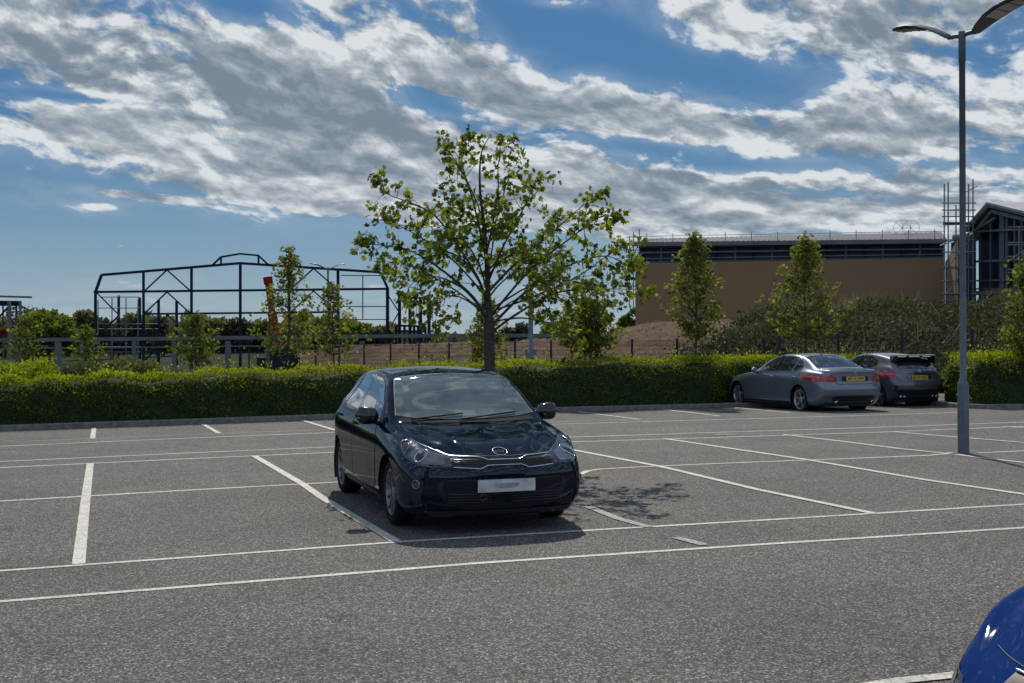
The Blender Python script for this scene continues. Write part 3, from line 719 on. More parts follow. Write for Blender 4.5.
def tree_px(px, ytop, D, zbase, **kw):
    b = at(px, 336, D); b.z = zbase
    H = at(px, ytop, D).z-zbase
    return b, H
GY = 'young street trees planted beyond the hedge'
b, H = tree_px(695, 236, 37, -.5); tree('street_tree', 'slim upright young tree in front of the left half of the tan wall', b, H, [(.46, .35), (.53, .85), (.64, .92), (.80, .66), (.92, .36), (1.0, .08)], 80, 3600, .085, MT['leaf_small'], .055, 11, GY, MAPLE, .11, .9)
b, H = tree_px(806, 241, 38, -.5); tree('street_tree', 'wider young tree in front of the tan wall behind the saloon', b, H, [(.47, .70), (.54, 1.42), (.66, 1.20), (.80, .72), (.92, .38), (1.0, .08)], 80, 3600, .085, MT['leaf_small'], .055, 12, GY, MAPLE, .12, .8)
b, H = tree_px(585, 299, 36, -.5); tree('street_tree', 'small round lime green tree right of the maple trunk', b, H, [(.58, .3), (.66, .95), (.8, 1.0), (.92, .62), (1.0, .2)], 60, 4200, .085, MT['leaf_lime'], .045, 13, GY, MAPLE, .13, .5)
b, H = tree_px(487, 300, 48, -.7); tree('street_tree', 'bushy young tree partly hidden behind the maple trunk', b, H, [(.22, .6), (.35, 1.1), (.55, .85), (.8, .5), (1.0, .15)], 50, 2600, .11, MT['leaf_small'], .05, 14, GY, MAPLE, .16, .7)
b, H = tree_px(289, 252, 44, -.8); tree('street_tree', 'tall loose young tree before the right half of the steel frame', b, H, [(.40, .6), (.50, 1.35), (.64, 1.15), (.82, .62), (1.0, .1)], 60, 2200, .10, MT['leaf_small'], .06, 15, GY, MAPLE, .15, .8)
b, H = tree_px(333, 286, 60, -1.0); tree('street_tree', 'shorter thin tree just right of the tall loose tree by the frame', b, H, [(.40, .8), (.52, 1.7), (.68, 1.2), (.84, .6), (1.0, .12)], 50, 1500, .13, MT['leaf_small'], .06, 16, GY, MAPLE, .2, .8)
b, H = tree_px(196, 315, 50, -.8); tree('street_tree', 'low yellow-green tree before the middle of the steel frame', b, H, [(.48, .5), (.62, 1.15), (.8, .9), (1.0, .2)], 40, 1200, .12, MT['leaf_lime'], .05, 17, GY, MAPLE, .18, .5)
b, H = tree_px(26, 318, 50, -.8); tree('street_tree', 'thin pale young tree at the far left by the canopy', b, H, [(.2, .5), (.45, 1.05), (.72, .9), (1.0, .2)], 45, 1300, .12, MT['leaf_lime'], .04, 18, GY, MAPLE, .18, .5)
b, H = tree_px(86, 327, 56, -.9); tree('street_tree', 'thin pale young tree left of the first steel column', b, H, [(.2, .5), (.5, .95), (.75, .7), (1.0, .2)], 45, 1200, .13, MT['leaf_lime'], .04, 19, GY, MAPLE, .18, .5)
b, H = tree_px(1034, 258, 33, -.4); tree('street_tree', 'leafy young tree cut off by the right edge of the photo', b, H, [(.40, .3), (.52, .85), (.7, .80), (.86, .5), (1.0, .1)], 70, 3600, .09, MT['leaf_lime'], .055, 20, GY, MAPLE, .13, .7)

def far_tree(px, ytop, wpx, D, mat, label, seed, n=1500, bare=False, name='woodland_tree', group='trees on the skyline behind the steel frame'):
    rs = np.random.default_rng(seed); b = at(px, 336, D); b.z = -1.45
    H = at(px, ytop, D).z-b.z; Rr = wpx*D/F_PX/2
    root = thing(name, label, 'tree', b, 0, group)
    mb = MB(); top = b+Vector((0, 0, H*.8))
    mb.tube([b, b.lerp(top, .5), top], [.30, .2, .05], 7)
    lob = []
    for i in range(9):
        a = rs.uniform(0, 6.28); rr = Rr*rs.uniform(.2, .62); zf = rs.uniform(.30, .86)
        c = b+Vector((math.cos(a)*rr, math.sin(a)*rr, H*zf)); lob.append((c, Rr*rs.uniform(.34, .55), H*rs.uniform(.13, .2)))
        mb.tube([b+Vector((0, 0, H*.22*(1+zf))), c], [.10, .03], 5)
    cen, dr, tn = [], [], []
    for i in range(n):
        c, rx, rz = lob[rs.integers(len(lob))]
        v = rs.normal(0, 1, 3); v /= np.linalg.norm(v); r_ = rs.uniform(.5, 1)**.5 if not bare else rs.uniform(.2, 1.1)
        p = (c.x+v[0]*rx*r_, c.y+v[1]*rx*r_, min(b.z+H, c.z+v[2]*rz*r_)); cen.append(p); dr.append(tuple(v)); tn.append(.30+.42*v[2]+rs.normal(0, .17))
    mb.build('trunk', MT['bark'], root)
    global rng
    sv = rng; rng = rs
    leaves('crown', cen, dr, (.85 if not bare else .55)*D/170, tn, mat, root, DIAMOND, b)
    rng = sv
WB, WG, WK = MT['leaf_wood'], MT['leaf_bright'], MT['leaf_bare']
for i, (px, yt, wp, D, mt, lab) in enumerate([
    (40, 304, 62, 190, WK, 'dusky bare-twigged tree rising behind the round green one'), (48, 312, 58, 150, WG, 'rounded bright green tree between the canopy and the steel frame'),
    (-12, 318, 50, 160, WB, 'dark tree behind the canopy at the left edge'), (84, 308, 40, 170, WB, 'dusky tree just left of the first steel column'),
    (112, 316, 40, 170, WK, 'brownish tree behind the first bay of the steel frame'), (134, 312, 42, 175, WB, 'dark green tree behind the second inner steel column'),
    (163, 318, 40, 175, WK, 'thin brownish tree inside the braced left bay'), (186, 322, 40, 180, WB, 'low dark tree right of the braced left bay'),
    (214, 320, 44, 185, WB, 'dark tree left of the frame centre column'), (238, 319, 36, 185, WK, 'grey twiggy tree at the frame centre column'),
    (262, 322, 44, 190, WB, 'low dark tree behind the red boom'), (318, 320, 40, 190, WB, 'dark tree behind the thin tree by the frame'),
    (350, 327, 40, 195, WG, 'low light green tree in the open right bay'), (374, 330, 34, 195, WB, 'lowest dark tree next to the last steel column'),
    (508, 325, 22, 200, WK, 'small grey twiggy tree just right of the maple trunk'), (522, 323, 24, 200, WK, 'grey twiggy tree left of the far lamp column'),
    (556, 325, 30, 200, WB, 'low dusky tree right of the far lamp column'), (628, 312, 26, 110, WG, 'small rounded tree at the foot of the tan wall')]):
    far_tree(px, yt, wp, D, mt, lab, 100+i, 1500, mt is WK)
# one continuous mass of woodland low on the horizon
cen, dr, tn = [], [], []
for i in range(16000):
    px = rng.uniform(-260, 640); D = rng.uniform(200, 260); p = at(px, 336, D)
    hh = (2.0+1.3*math.sin(px*.045)+.8*math.sin(px*.13+1)+.5*math.sin(px*.31))*(1 if px < 400 else .45)+2.0
    if px > 420: hh *= .62
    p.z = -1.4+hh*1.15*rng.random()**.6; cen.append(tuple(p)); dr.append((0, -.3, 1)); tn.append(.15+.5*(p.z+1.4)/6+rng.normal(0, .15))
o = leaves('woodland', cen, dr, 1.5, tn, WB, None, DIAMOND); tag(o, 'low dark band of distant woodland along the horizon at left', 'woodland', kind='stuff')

# low bushes past the hedge
def bush(px, ytop, wpx, D, hz_, mat, label, seed, lsz=.10, n=2600, cat='bush', name='bush', deep=.8):
    rs = np.random.default_rng(seed); b = at(px, 336, D); top = at(px, ytop, D).z; b.z = top-hz_; rx = wpx*D/F_PX/2
    root = thing(name, label, cat, b)
    v = rs.normal(0, 1, (n, 3)); v[:, 2] = np.abs(v[:, 2]); v /= np.linalg.norm(v, axis=1)[:, None]
    e = np.sign(v)*np.abs(v)**.75
    r_ = rs.uniform(.8, 1.03, n)[:, None]
    q = e*r_*np.array([rx, deep, hz_]); q *= (1+.06*np.sin(v[:, :1]*9+seed)+.05*np.sin(v[:, 1:2]*11))
    cx, sx = math.cos(YAW), math.sin(YAW)
    w = np.stack([b.x+q[:, 0]*cx-q[:, 1]*sx, b.y+q[:, 0]*sx+q[:, 1]*cx, b.z+q[:, 2]], 1)
    mb = MB()
    for _ in range(9):
        k = rs.integers(n); mb.tube([b-Vector((0, 0, .2)), Vector(tuple(w[k])).lerp(b, .15)], [.03, .008], 5)
    mb.build('stems', MT['bark'], root)
    global rng
    sv = rng; rng = rs
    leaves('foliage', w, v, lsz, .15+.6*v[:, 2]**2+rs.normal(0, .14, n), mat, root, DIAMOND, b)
    rng = sv
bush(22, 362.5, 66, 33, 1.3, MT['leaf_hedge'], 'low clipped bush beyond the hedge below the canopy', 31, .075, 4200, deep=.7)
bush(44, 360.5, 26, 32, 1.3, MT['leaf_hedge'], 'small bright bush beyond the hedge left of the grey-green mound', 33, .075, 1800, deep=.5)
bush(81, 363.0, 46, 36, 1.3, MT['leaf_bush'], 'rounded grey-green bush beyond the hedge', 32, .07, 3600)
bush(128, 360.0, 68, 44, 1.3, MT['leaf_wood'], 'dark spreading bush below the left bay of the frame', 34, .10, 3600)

# ------------------------------------------------------------------ earth and bramble banks
def interp(tab, x):
    xs, ys = zip(*tab); return float(np.interp(x, xs, ys))
FEN_PX = [249, 270.4, 292, 315.7, 339, 364, 390.6, 419, 449, 481, 515, 551, 590.5, 632, 677, 726, 779, 838, 902, 972, 1050]
FEN_TOP = [(249, 349), (390, 344.6), (449, 344), (515, 341.5), (632, 340), (677, 339), (726, 338.7), (779, 337), (838, 335), (902, 332), (972, 330), (1050, 327)]
def fen_D(k): return 77+(42-77)*k/19
def fenD_px(px): return float(np.interp(px, FEN_PX, [fen_D(k) for k in range(21)]))
def bank(name, crest, Dc, pxs, mat, front, rough, back=14, seed=1):
    rs = np.random.default_rng(seed); mb = MB(); nd = 26; cols = 0
    ph = rs.uniform(0, 6.28, 12)
    for px in pxs:
        yc = interp(crest, px); Db = fenD_px(px)+front; dc = max(Dc, Db+8)
        zc = at(px, yc, dc).z
        zb = min(interp(FEN_TOP, px) and at(px, interp(FEN_TOP, px), fenD_px(px)).z-1.75, zc-.05)
        for j in range(nd):
            t = j/(nd-1)
            if t < .75:
                s = t/.75; D = Db+(dc-Db)*s; z = zb+(zc-zb)*(math.sin(s*math.pi/2)**1.15)
            else:
                D = dc+back*(t-.75)/.25; z = zc-.3*(t-.75)/.25
            p = at(px, 336, D)
            k = min(1, 3*t)*(1 if t < .72 else .3)
            z += rough*k*(math.sin(p.x*.9+ph[0])*math.sin(p.y*.7+ph[1])+.6*math.sin(p.x*2.1+ph[2]+p.y)+.5*math.sin(p.y*2.9+ph[3])+.5*rs.normal())*.5
            mb.v.append((p.x, p.y, z))
        cols += 1
    for i in range(cols-1):
        for j in range(nd-1):
            mb.f.append([i*nd+j, (i+1)*nd+j, (i+1)*nd+j+1, i*nd+j+1]); mb.m.append(0); mb.sm.append(True)
    return struct(mb.build(name, mat)), mb
SOIL_C = [(300, 352), (330, 349), (370, 346), (400, 344), (460, 342.5), (500, 342.5), (540, 340), (585, 337), (610, 331), (640, 325), (660, 322), (735, 321), (820, 322)]
bank('earth_bank', SOIL_C, 80, list(range(300, 822, 4)), MT['soil'], 2.5, .16, 10, 3)
BR_C = [(690, 358), (702, 354), (716, 347), (730, 338), (746, 328), (772, 319), (800, 316), (845, 313), (900, 312), (960, 310), (1024, 309), (1300, 307)]
_, brm = bank('overgrown_bank', BR_C, 62, list(range(690, 1240, 6)), MT['grass'], 3.2, .42, 12, 5)
bv = np.array(brm.v).reshape(-1, 26, 3)
n = 42000; ci = rng.integers(0, bv.shape[0], n); ji = rng.integers(1, 22, n); p = bv[ci, ji]+rng.normal(0, .55, (n, 3))*np.array([1, 1, .12])
p[:, 2] += np.abs(rng.normal(.03, .12, n))+.45*np.maximum(0, np.sin(p[:, 0]*.9+.6*np.sin(p[:, 1]))*np.sin(p[:, 1]*.8+1))
clump = np.sin(p[:, 0]*.8)*np.sin(p[:, 1]*.6+1)+.6*np.sin(p[:, 0]*2.2+p[:, 2]*2)
tn = .30+.16*clump+rng.normal(0, .15, n)
o = leaves('brambles', p, rng.normal(0, 1, (n, 3))+np.array([0, -.3, .5]), .17, tn, MT['leaf_bramble'], None, DIAMOND); tag(o, 'tangled grey-green brambles covering the bank below the tan wall', 'brambles', kind='stuff')
n = 5000; ci = rng.integers(0, bv.shape[0], n); ji = rng.integers(2, 21, n); p = bv[ci, ji]+rng.normal(0, .3, (n, 3))*np.array([1, 1, .3]); p[:, 2] += .15
keep = (np.sin(p[:, 0]*.55+.5)*np.sin(p[:, 1]*.4)+.5*np.sin(p[:, 0]*1.7)+rng.normal(0, .35, n)) > .35; p = p[keep]
STALK = np.array([(-.02, 0, 0), (.02, 0, 0), (.012, 1, .08), (-.012, 1, .08)])
o = leaves('dry_grass', p, np.tile([.3, -.2, .8], (len(p), 1)), .75, rng.uniform(.2, 1, len(p)), MT['leaf_dry'], None, STALK); tag(o, 'pale dead stalks among the brambles on the bank', 'dry grass', kind='stuff')
# clods and tufts on the bare soil
n = 600; sx_ = rng.uniform(400, 740, n); cl_ = []
for q in sx_:
    t = rng.random(); Db = fenD_px(q)+2.5; D = Db+(80-Db)*t; zc = at(q, interp(SOIL_C, q), 80).z; zb = at(q, interp(FEN_TOP, q), fenD_px(q)).z-1.75
    pp = at(q, 336, D); pp.z = zb+(zc-zb)*(math.sin(t*math.pi/2)**1.15)+.03; cl_.append(tuple(pp))
o = leaves('weeds', cl_, np.tile([0, -.2, 1], (n, 1)), .16, rng.uniform(.1, .9, n), MT['leaf_dry'], None, DIAMOND); tag(o, 'dry tufts scattered over the bare brown soil bank', 'weeds', kind='stuff')

# ------------------------------------------------------------------ mesh fence
def fence():
    base = at(FEN_PX[10], 341.5, fen_D(10)); base.z -= 1.8
    root = thing('mesh_fence', 'long dark welded mesh fence on posts beyond the hedge', 'fence', base)
    tops = []
    for k, px in enumerate(FEN_PX):
        p = at(px, interp(FEN_TOP, px), fen_D(k)); tops.append(p)
        MB().box((p.x-.04, p.y-.04, p.z-2.3), (p.x+.04, p.y+.04, p.z+.04)).build('post', MT['fence'], root)
    for a, b in zip(tops, tops[1:]):
        m = MB(); d = Vector((0, .05, 0))
        for j in range(11):
            h = Vector((0, 0, -.05-.19*j)); m.bar(a+h+d, b+h+d, .014, .014)
        for j in range(1, 26):
            q = a.lerp(b, j/26)+d*1.4; m.bar(q-Vector((0, 0, .03)), q-Vector((0, 0, 2.0)), .006, .006)
        m.build('mesh_panel', MT['fence'], root)
fence()

# ------------------------------------------------------------------ lamp posts
def lamp_post(label, base, H, armdir, r_base, r_top, hb, scale=1.0, group='twin-headed lamp posts', heads=2, taper=False):
    root = thing('lamp_post', label, 'lamp post', base, 0, group)
    b = Vector(base); mb = MB()
    mb.tube([b-Vector((0, 0, .1)), b+Vector((0, 0, hb-.06)), b+Vector((0, 0, hb)), b+Vector((0, 0, hb+.03)), b+Vector((0, 0, H-.45)), b+Vector((0, 0, H-.449)), b+Vector((0, 0, H))],
            [r_base, r_base, r_base*.85, r_top*1.05, r_top, r_top*1.15, r_top*1.15], 16)
    mb.build('pole', MT['galv'], root)
    d0 = Vector((armdir[0], armdir[1], 0)).normalized()
    # access door on the base section
    side = Vector((-d0.y, d0.x, 0)); m = MB(); q = b-side*(r_base*.985)+Vector((0, 0, hb*.55))
    m.bar(q-Vector((0, 0, hb*.28)), q+Vector((0, 0, hb*.28)), r_base*1.0, .012, 0, tuple(side)); m.build('access_door', MT['galv'], root)
    for s in ((1, -1) if heads == 2 else (1,)):
        d = d0*s; sd_ = Vector((-d.y, d.x, 0)); t0 = b+Vector((0, 0, H-.06))
        MB().tube([t0, t0+d*.12*scale+Vector((0, 0, .015)), t0+d*.26*scale+Vector((0, 0, .02))], [.038*scale]*3, 10).build('bracket', MT['lampgrey'], root)
        prof = [(.20, .01, .05), (.26, .03, .12), (.36, .10, .17), (.54, .205, .23), (.74, .285, .25), (.94, .335, .245), (1.10, .355, .215), (1.24, .360, .165), (1.31, .355, .08)]
        mb = MB(); k = 10; rings = []
        for x, z, w in prof:
            th = .028 if x > .3 else .04
            ring = []
            for i in range(k):
                a = 2*math.pi*i/k; yy = math.cos(a)*w; zz = math.sin(a)*th+(.03*(1-(yy/w)**2)-.015)
                ring.append(t0+d*(x*scale)+sd_*(yy*scale)+Vector((0, 0, (z+zz)*scale)))
            rings.append(ring)
        vs = [v for r_ in rings for v in r_]; n_ = len(rings)
        mb.add(vs, [(i*k+j, i*k+(j+1) % k, (i+1)*k+(j+1) % k, (i+1)*k+j) for i in range(n_-1) for j in range(k)]+[list(range(k))[::-1], [(n_-1)*k+j for j in range(k)]], 0, True)
        hd = mb.build('lamp_head', MT['lampgrey'], root)
        m = MB(); pts = []
        for x, z, w in prof[3:8]:
            for sg in (-1, 1): pts.append(t0+d*(x*scale)+sd_*(sg*w*.68*scale)+Vector((0, 0, (z-.040)*scale)))
        m.add(pts, [(2*i, 2*i+1, 2*i+3, 2*i+2) for i in range(4)])
        for i in range(1, 4):
            m.bar(pts[2*i]-Vector((0, 0, .004)), pts[2*i+1]-Vector((0, 0, .004)), .012, .006, 1)
        m.build('led_panel', [MT['lampled'], MT['lampgrey']], hd)
    return root
lb = gnd(963.5, 453); axR = np.array(r1); axF = np.array(r0)
arm = Vector((axR[0]-axF[0]*1.5, axR[1]-axF[1]*1.5, 0))
HL = at(961, 32, (Vector((lb.x, lb.y, 0))).dot(Vector((axF[0], axF[1], 0)))).z
lamp_post('tall grey twin-headed lamp post standing in the car park at right', lb, HL, arm, .082, .045, 1.06, .93)
b3 = at(531, 362, 46); b3.z = -.8
lamp_post('grey lamp column rising behind the maple crown beyond the hedge', b3, at(531, 262, 46).z+.8, (axR[0], axR[1]), .21, .085, 2.1)
b4 = at(328.5, 362, 90); b4.z = -1.3
lamp_post('thin far lamp post seen through the right half of the frame', b4, at(328.5, 268, 90).z+1.3, (axR[0]+.4*axF[0], axR[1]+.4*axF[1]), .1, .06, 1.2, 1.0)

# ------------------------------------------------------------------ steel frame
def steel_frame():
    D = 110; T = lambda u, v, dd=0.: at(u, v, D+dd)
    base = T(240, 363); base.z = -1.3
    root = thing('steel_frame', 'dark open steel portal frame of a hall under construction', 'steel frame', base)
    def part(name, segs, w, mat=MT['steel']):
        m = MB()
        for s in segs: m.bar(s[0], s[1], w*.78, w*.78)
        return m.build(name, mat, root)
    cols = [(95.5, 292), (143.5, 272), (191.5, 267.5), (240.3, 263.5), (289, 265.5), (338, 269.5), (387.5, 289)]
    for i, (x, y) in enumerate(cols):
        lo = T(x, 372); lo.z = -1.6
        part('column', [(lo, T(x, y))], .29 if i not in (0, 6) else .32)
    part('roof_rafter', [(T(95.5, 292), T(101.5, 275)), (T(101.5, 275), T(240, 263.2)), (T(240, 263.2), T(380.5, 272.3)), (T(380.5, 272.3), T(388, 289))], .28)
    part('roof_lantern', [(T(213, 264.5), T(221, 257)), (T(221, 257), T(240, 253.8)), (T(240, 253.8), T(258.5, 255.5)), (T(258.5, 255.5), T(268, 264.5)), (T(221, 257), T(221, 264)), (T(258.5, 255.5), T(258.5, 264))], .2)
    part('eaves_beam', [(T(94, 292), T(389, 288.8))], .26)
    part('mid_beam', [(T(143.5, 314), T(338, 312))], .22)
    part('floor_beam', [(T(93, 337.2), T(389, 334.2))], .2)
    part('low_beam', [(T(143.5, 352), T(289, 353))], .18)
    for a in ([(145, 290.5), (167, 270), (190, 290.5)], [(145, 313), (167, 292), (190, 313)], [(145, 336.5), (168, 315), (190, 336.5)], [(291, 289), (313.5, 268.5), (336.5, 288.5)], [(291, 312), (313.5, 291), (336.5, 311)], [(145, 360), (168, 338.5), (190, 360)]):
        part('brace', [(T(*p, .3), T(*q, .3)) for p, q in zip(a, a[1:])], .15)
    part('brace', [(T(97, 293, .3), T(119, 315, .3)), (T(119, 315, .3), T(97, 337, .3))], .13)
    part('brace', [(T(388.5, 296, .4), T(399, 312, .4)), (T(399, 312, .4), T(391, 326, .4))], .13)
    part('sheeting_rail', [(T(341, 275.5), T(381, 275.5)), (T(340, 306.5), T(387, 306.5)), (T(340, 319.5), T(387, 319.5)), (T(362.8, 275.5), T(362.8, 319.5))], .10)
    for x, y in ((118.7, 295.5), (139.7, 297.5), (158.6, 300), (176.6, 301)):
        lo = T(x, 372, 12); lo.z = -1.6; part('inner_column', [(lo, T(x, y, 12))], .33)
    for x, y in ((399.5, 292), (410, 294), (420.5, 297), (429, 297.5)):
        lo = T(x, 372, 4); lo.z = -1.6; part('outer_column', [(lo, T(x, y, 4))], .32)
    part('small_portal', [(T(396, 348, 2), T(396, 325.5, 2)), (T(396, 325.5, 2), T(425.5, 326.5, 2)), (T(425.5, 326.5, 2), T(425.5, 348, 2)), (T(404.5, 348, 2), T(404.5, 326, 2)), (T(414, 348, 2), T(414, 326, 2)), (T(418, 348, 2), T(418, 326, 2)), (T(396, 331, 2), T(425.5, 331.6, 2))], .24)
steel_frame()
def tower_scaffold(name, label, D, stds, ledg, decks, diag, dep=1.4, zlo=-1.2, r_=.045, group='scaffolding around the unfinished buildings'):
    """tube scaffold: standards (px, top y, bottom y), ledgers (y, px a, px b), boarded lifts, diagonals; two rows of tubes front and back"""
    base = at(stds[0][0], 300, D); base.z = zlo
    root = thing(name, label, 'scaffolding', base, 0, group)
    for j, dd in enumerate((0, dep)):
        for x, yt, yb in stds:
            MB().tube([at(x, yb, D+dd), at(x, yt+(2.5 if j else 0), D+dd)], r_, 6).build('standard', MT['scaf'], root)
        for y, a, b in ledg:
            MB().tube([at(a, y, D+dd), at(b, y, D+dd)], r_*.9, 6).build('ledger', MT['scaf'], root)
    for y, a, b in decks:
        p, q = at(a, y, D), at(b, y, D); bk = (at(a, y, D+dep)-p)
        bk.z = 0; m = MB(); t = Vector((0, 0, .07))
        m.add([p, q, q+bk, p+bk, p+t, q+t, q+bk+t, p+bk+t], [(0, 3, 2, 1), (4, 5, 6, 7), (0, 1, 5, 4), (1, 2, 6, 5), (2, 3, 7, 6), (3, 0, 4, 7)]); m.build('board_lift', MT['board'], root)
    for p, q in diag:
        MB().tube([at(*p, D-.06), at(*q, D-.06)], r_*.85, 6).build('diagonal', MT['scaf'], root)
    return root
tower_scaffold('scaffolding', 'light tube scaffold inside the left bay of the steel frame', 116, [(98, 300, 372), (112, 298, 372), (126, 298, 372), (138, 299, 372)],
               [(297, 100, 139), (308, 98, 140), (324, 97, 158), (329, 97, 158), (347, 97, 140), (352, 97, 140)], [(347.5, 98, 140)], [((98, 336), (120, 316)), ((98, 342), (112, 362))], r_=.05, zlo=-1.3)

# concrete portal running in front of it
def concrete_frame():
    D = 92; T = lambda u, v: at(u, v, D)
    base = T(230, 362); base.z = -1.3
    root = thing('concrete_frame', 'long low grey concrete beam on posts in front of the steel frame', 'concrete frame', base)
    m = MB(); pts = [(-40, 340.2), (0, 340.0), (100, 339.2), (250, 337.6), (390, 336), (480, 335.5), (572, 335.5)]
    for a, b in zip(pts, pts[1:]): m.bar(T(*a), T(*b), .4, .27)
    m.build('beam', MT['conc'], root)
    m = MB()
    for a, b in zip(pts[:-2], pts[1:-2]): m.bar(T(a[0], a[1]+8.6), T(b[0], b[1]+8.4), .12, .09)
    m.build('rail', MT['conc'], root)
    for x, w in ((-12, .35), (10, .3), (58, .48), (82, .35), (134, .3), (174, .3), (228, .36), (268, .3), (362, .3), (450, .34), (540, .3)):
        p = T(x, 341); q = p.copy(); q.z = -1.6; MB().bar(q, p, w, .35).build('post', MT['conc'], root)
concrete_frame()
def canopy():
    D = 100; T = lambda u, v, dd=0.: at(u, v, D+dd); base = T(5, 362); base.z = -1.3
    root = thing('canopy_building', 'unfinished steel canopy with flat roof at the far left edge', 'canopy', base)
    m = MB()
    p = [T(-70, 295.6), T(32, 298.2), T(32, 298.2, 9), T(-70, 295.6, 9)]; t = Vector((0, 0, .16))
    m.add(p+[v+t for v in p], [(0, 3, 2, 1), (4, 5, 6, 7), (0, 1, 5, 4), (1, 2, 6, 5), (2, 3, 7, 6), (3, 0, 4, 7)]); m.build('roof', MT['conc'], root)
    m = MB(); m.bar(T(-70, 302.5, .4), T(21, 303.5, .4), .3, .42); m.build('fascia_beam', MT['steel'], root)
    for x, w, dd in ((9.5, .3, 0), (16.3, .16, 1.5), (20.3, .2, 0), (-20, .3, 0), (3, .14, 6)):
        lo = T(x, 360, dd); lo.z = -1.5; MB().bar(lo, T(x, 301, dd), w, w).build('column', MT['conc'], root)
    MB().bar(T(-14, 332, .5), T(9, 306, .5), .12, .12).build('brace', MT['steel'], root)
    MB().bar(T(-60, 333, 3), T(9, 333, 3), .2, .5).build('edge_panel', MT['red'], root)
canopy()
def boom():
    D = 98; T = lambda u, v, dd=0.: at(u, v, D+dd); base = T(281, 362); base.z = -1.3
    root = thing('boom_lift', 'red telescopic boom raised beside the tall loose tree', 'boom lift', base)
    MB().bar(T(278.5, 352), T(272, 312), .62, .62).build('lower_boom', MT['red'], root)
    MB().bar(T(272.3, 314), T(268, 280), .46, .46).build('upper_boom', MT['red'], root)
    m = MB(); m.bar(T(268.6, 284), T(267.6, 277), .62, .7); m.build('boom_head', MT['red'], root)
    m = MB(); p = T(279, 355); m.box((p.x-1.6, p.y-1.0, base.z+.55), (p.x+1.6, p.y+1.0, base.z+1.5)); m.box((p.x-.6, p.y-.8, base.z+1.5), (p.x+1.3, p.y+.8, base.z+2.3)); m.build('chassis', MT['steel'], root)
    for sx in (-1.1, 1.1):
        for sy in (-.95, .95):
            w = MB(); w.lathe_y([(.25, -.18), (.5, -.18), (.55, -.1), (.55, .1), (.5, .18), (.25, .18)], 18, 0, (p.x+sx, p.y+sy, base.z+.55), True); w.build('wheel', MT['rubber'], root)
    MB().tube([T(268, 278), T(271.5, 292), T(275, 312)], .05, 6).build('hose', MT['fence'], root)
boom()

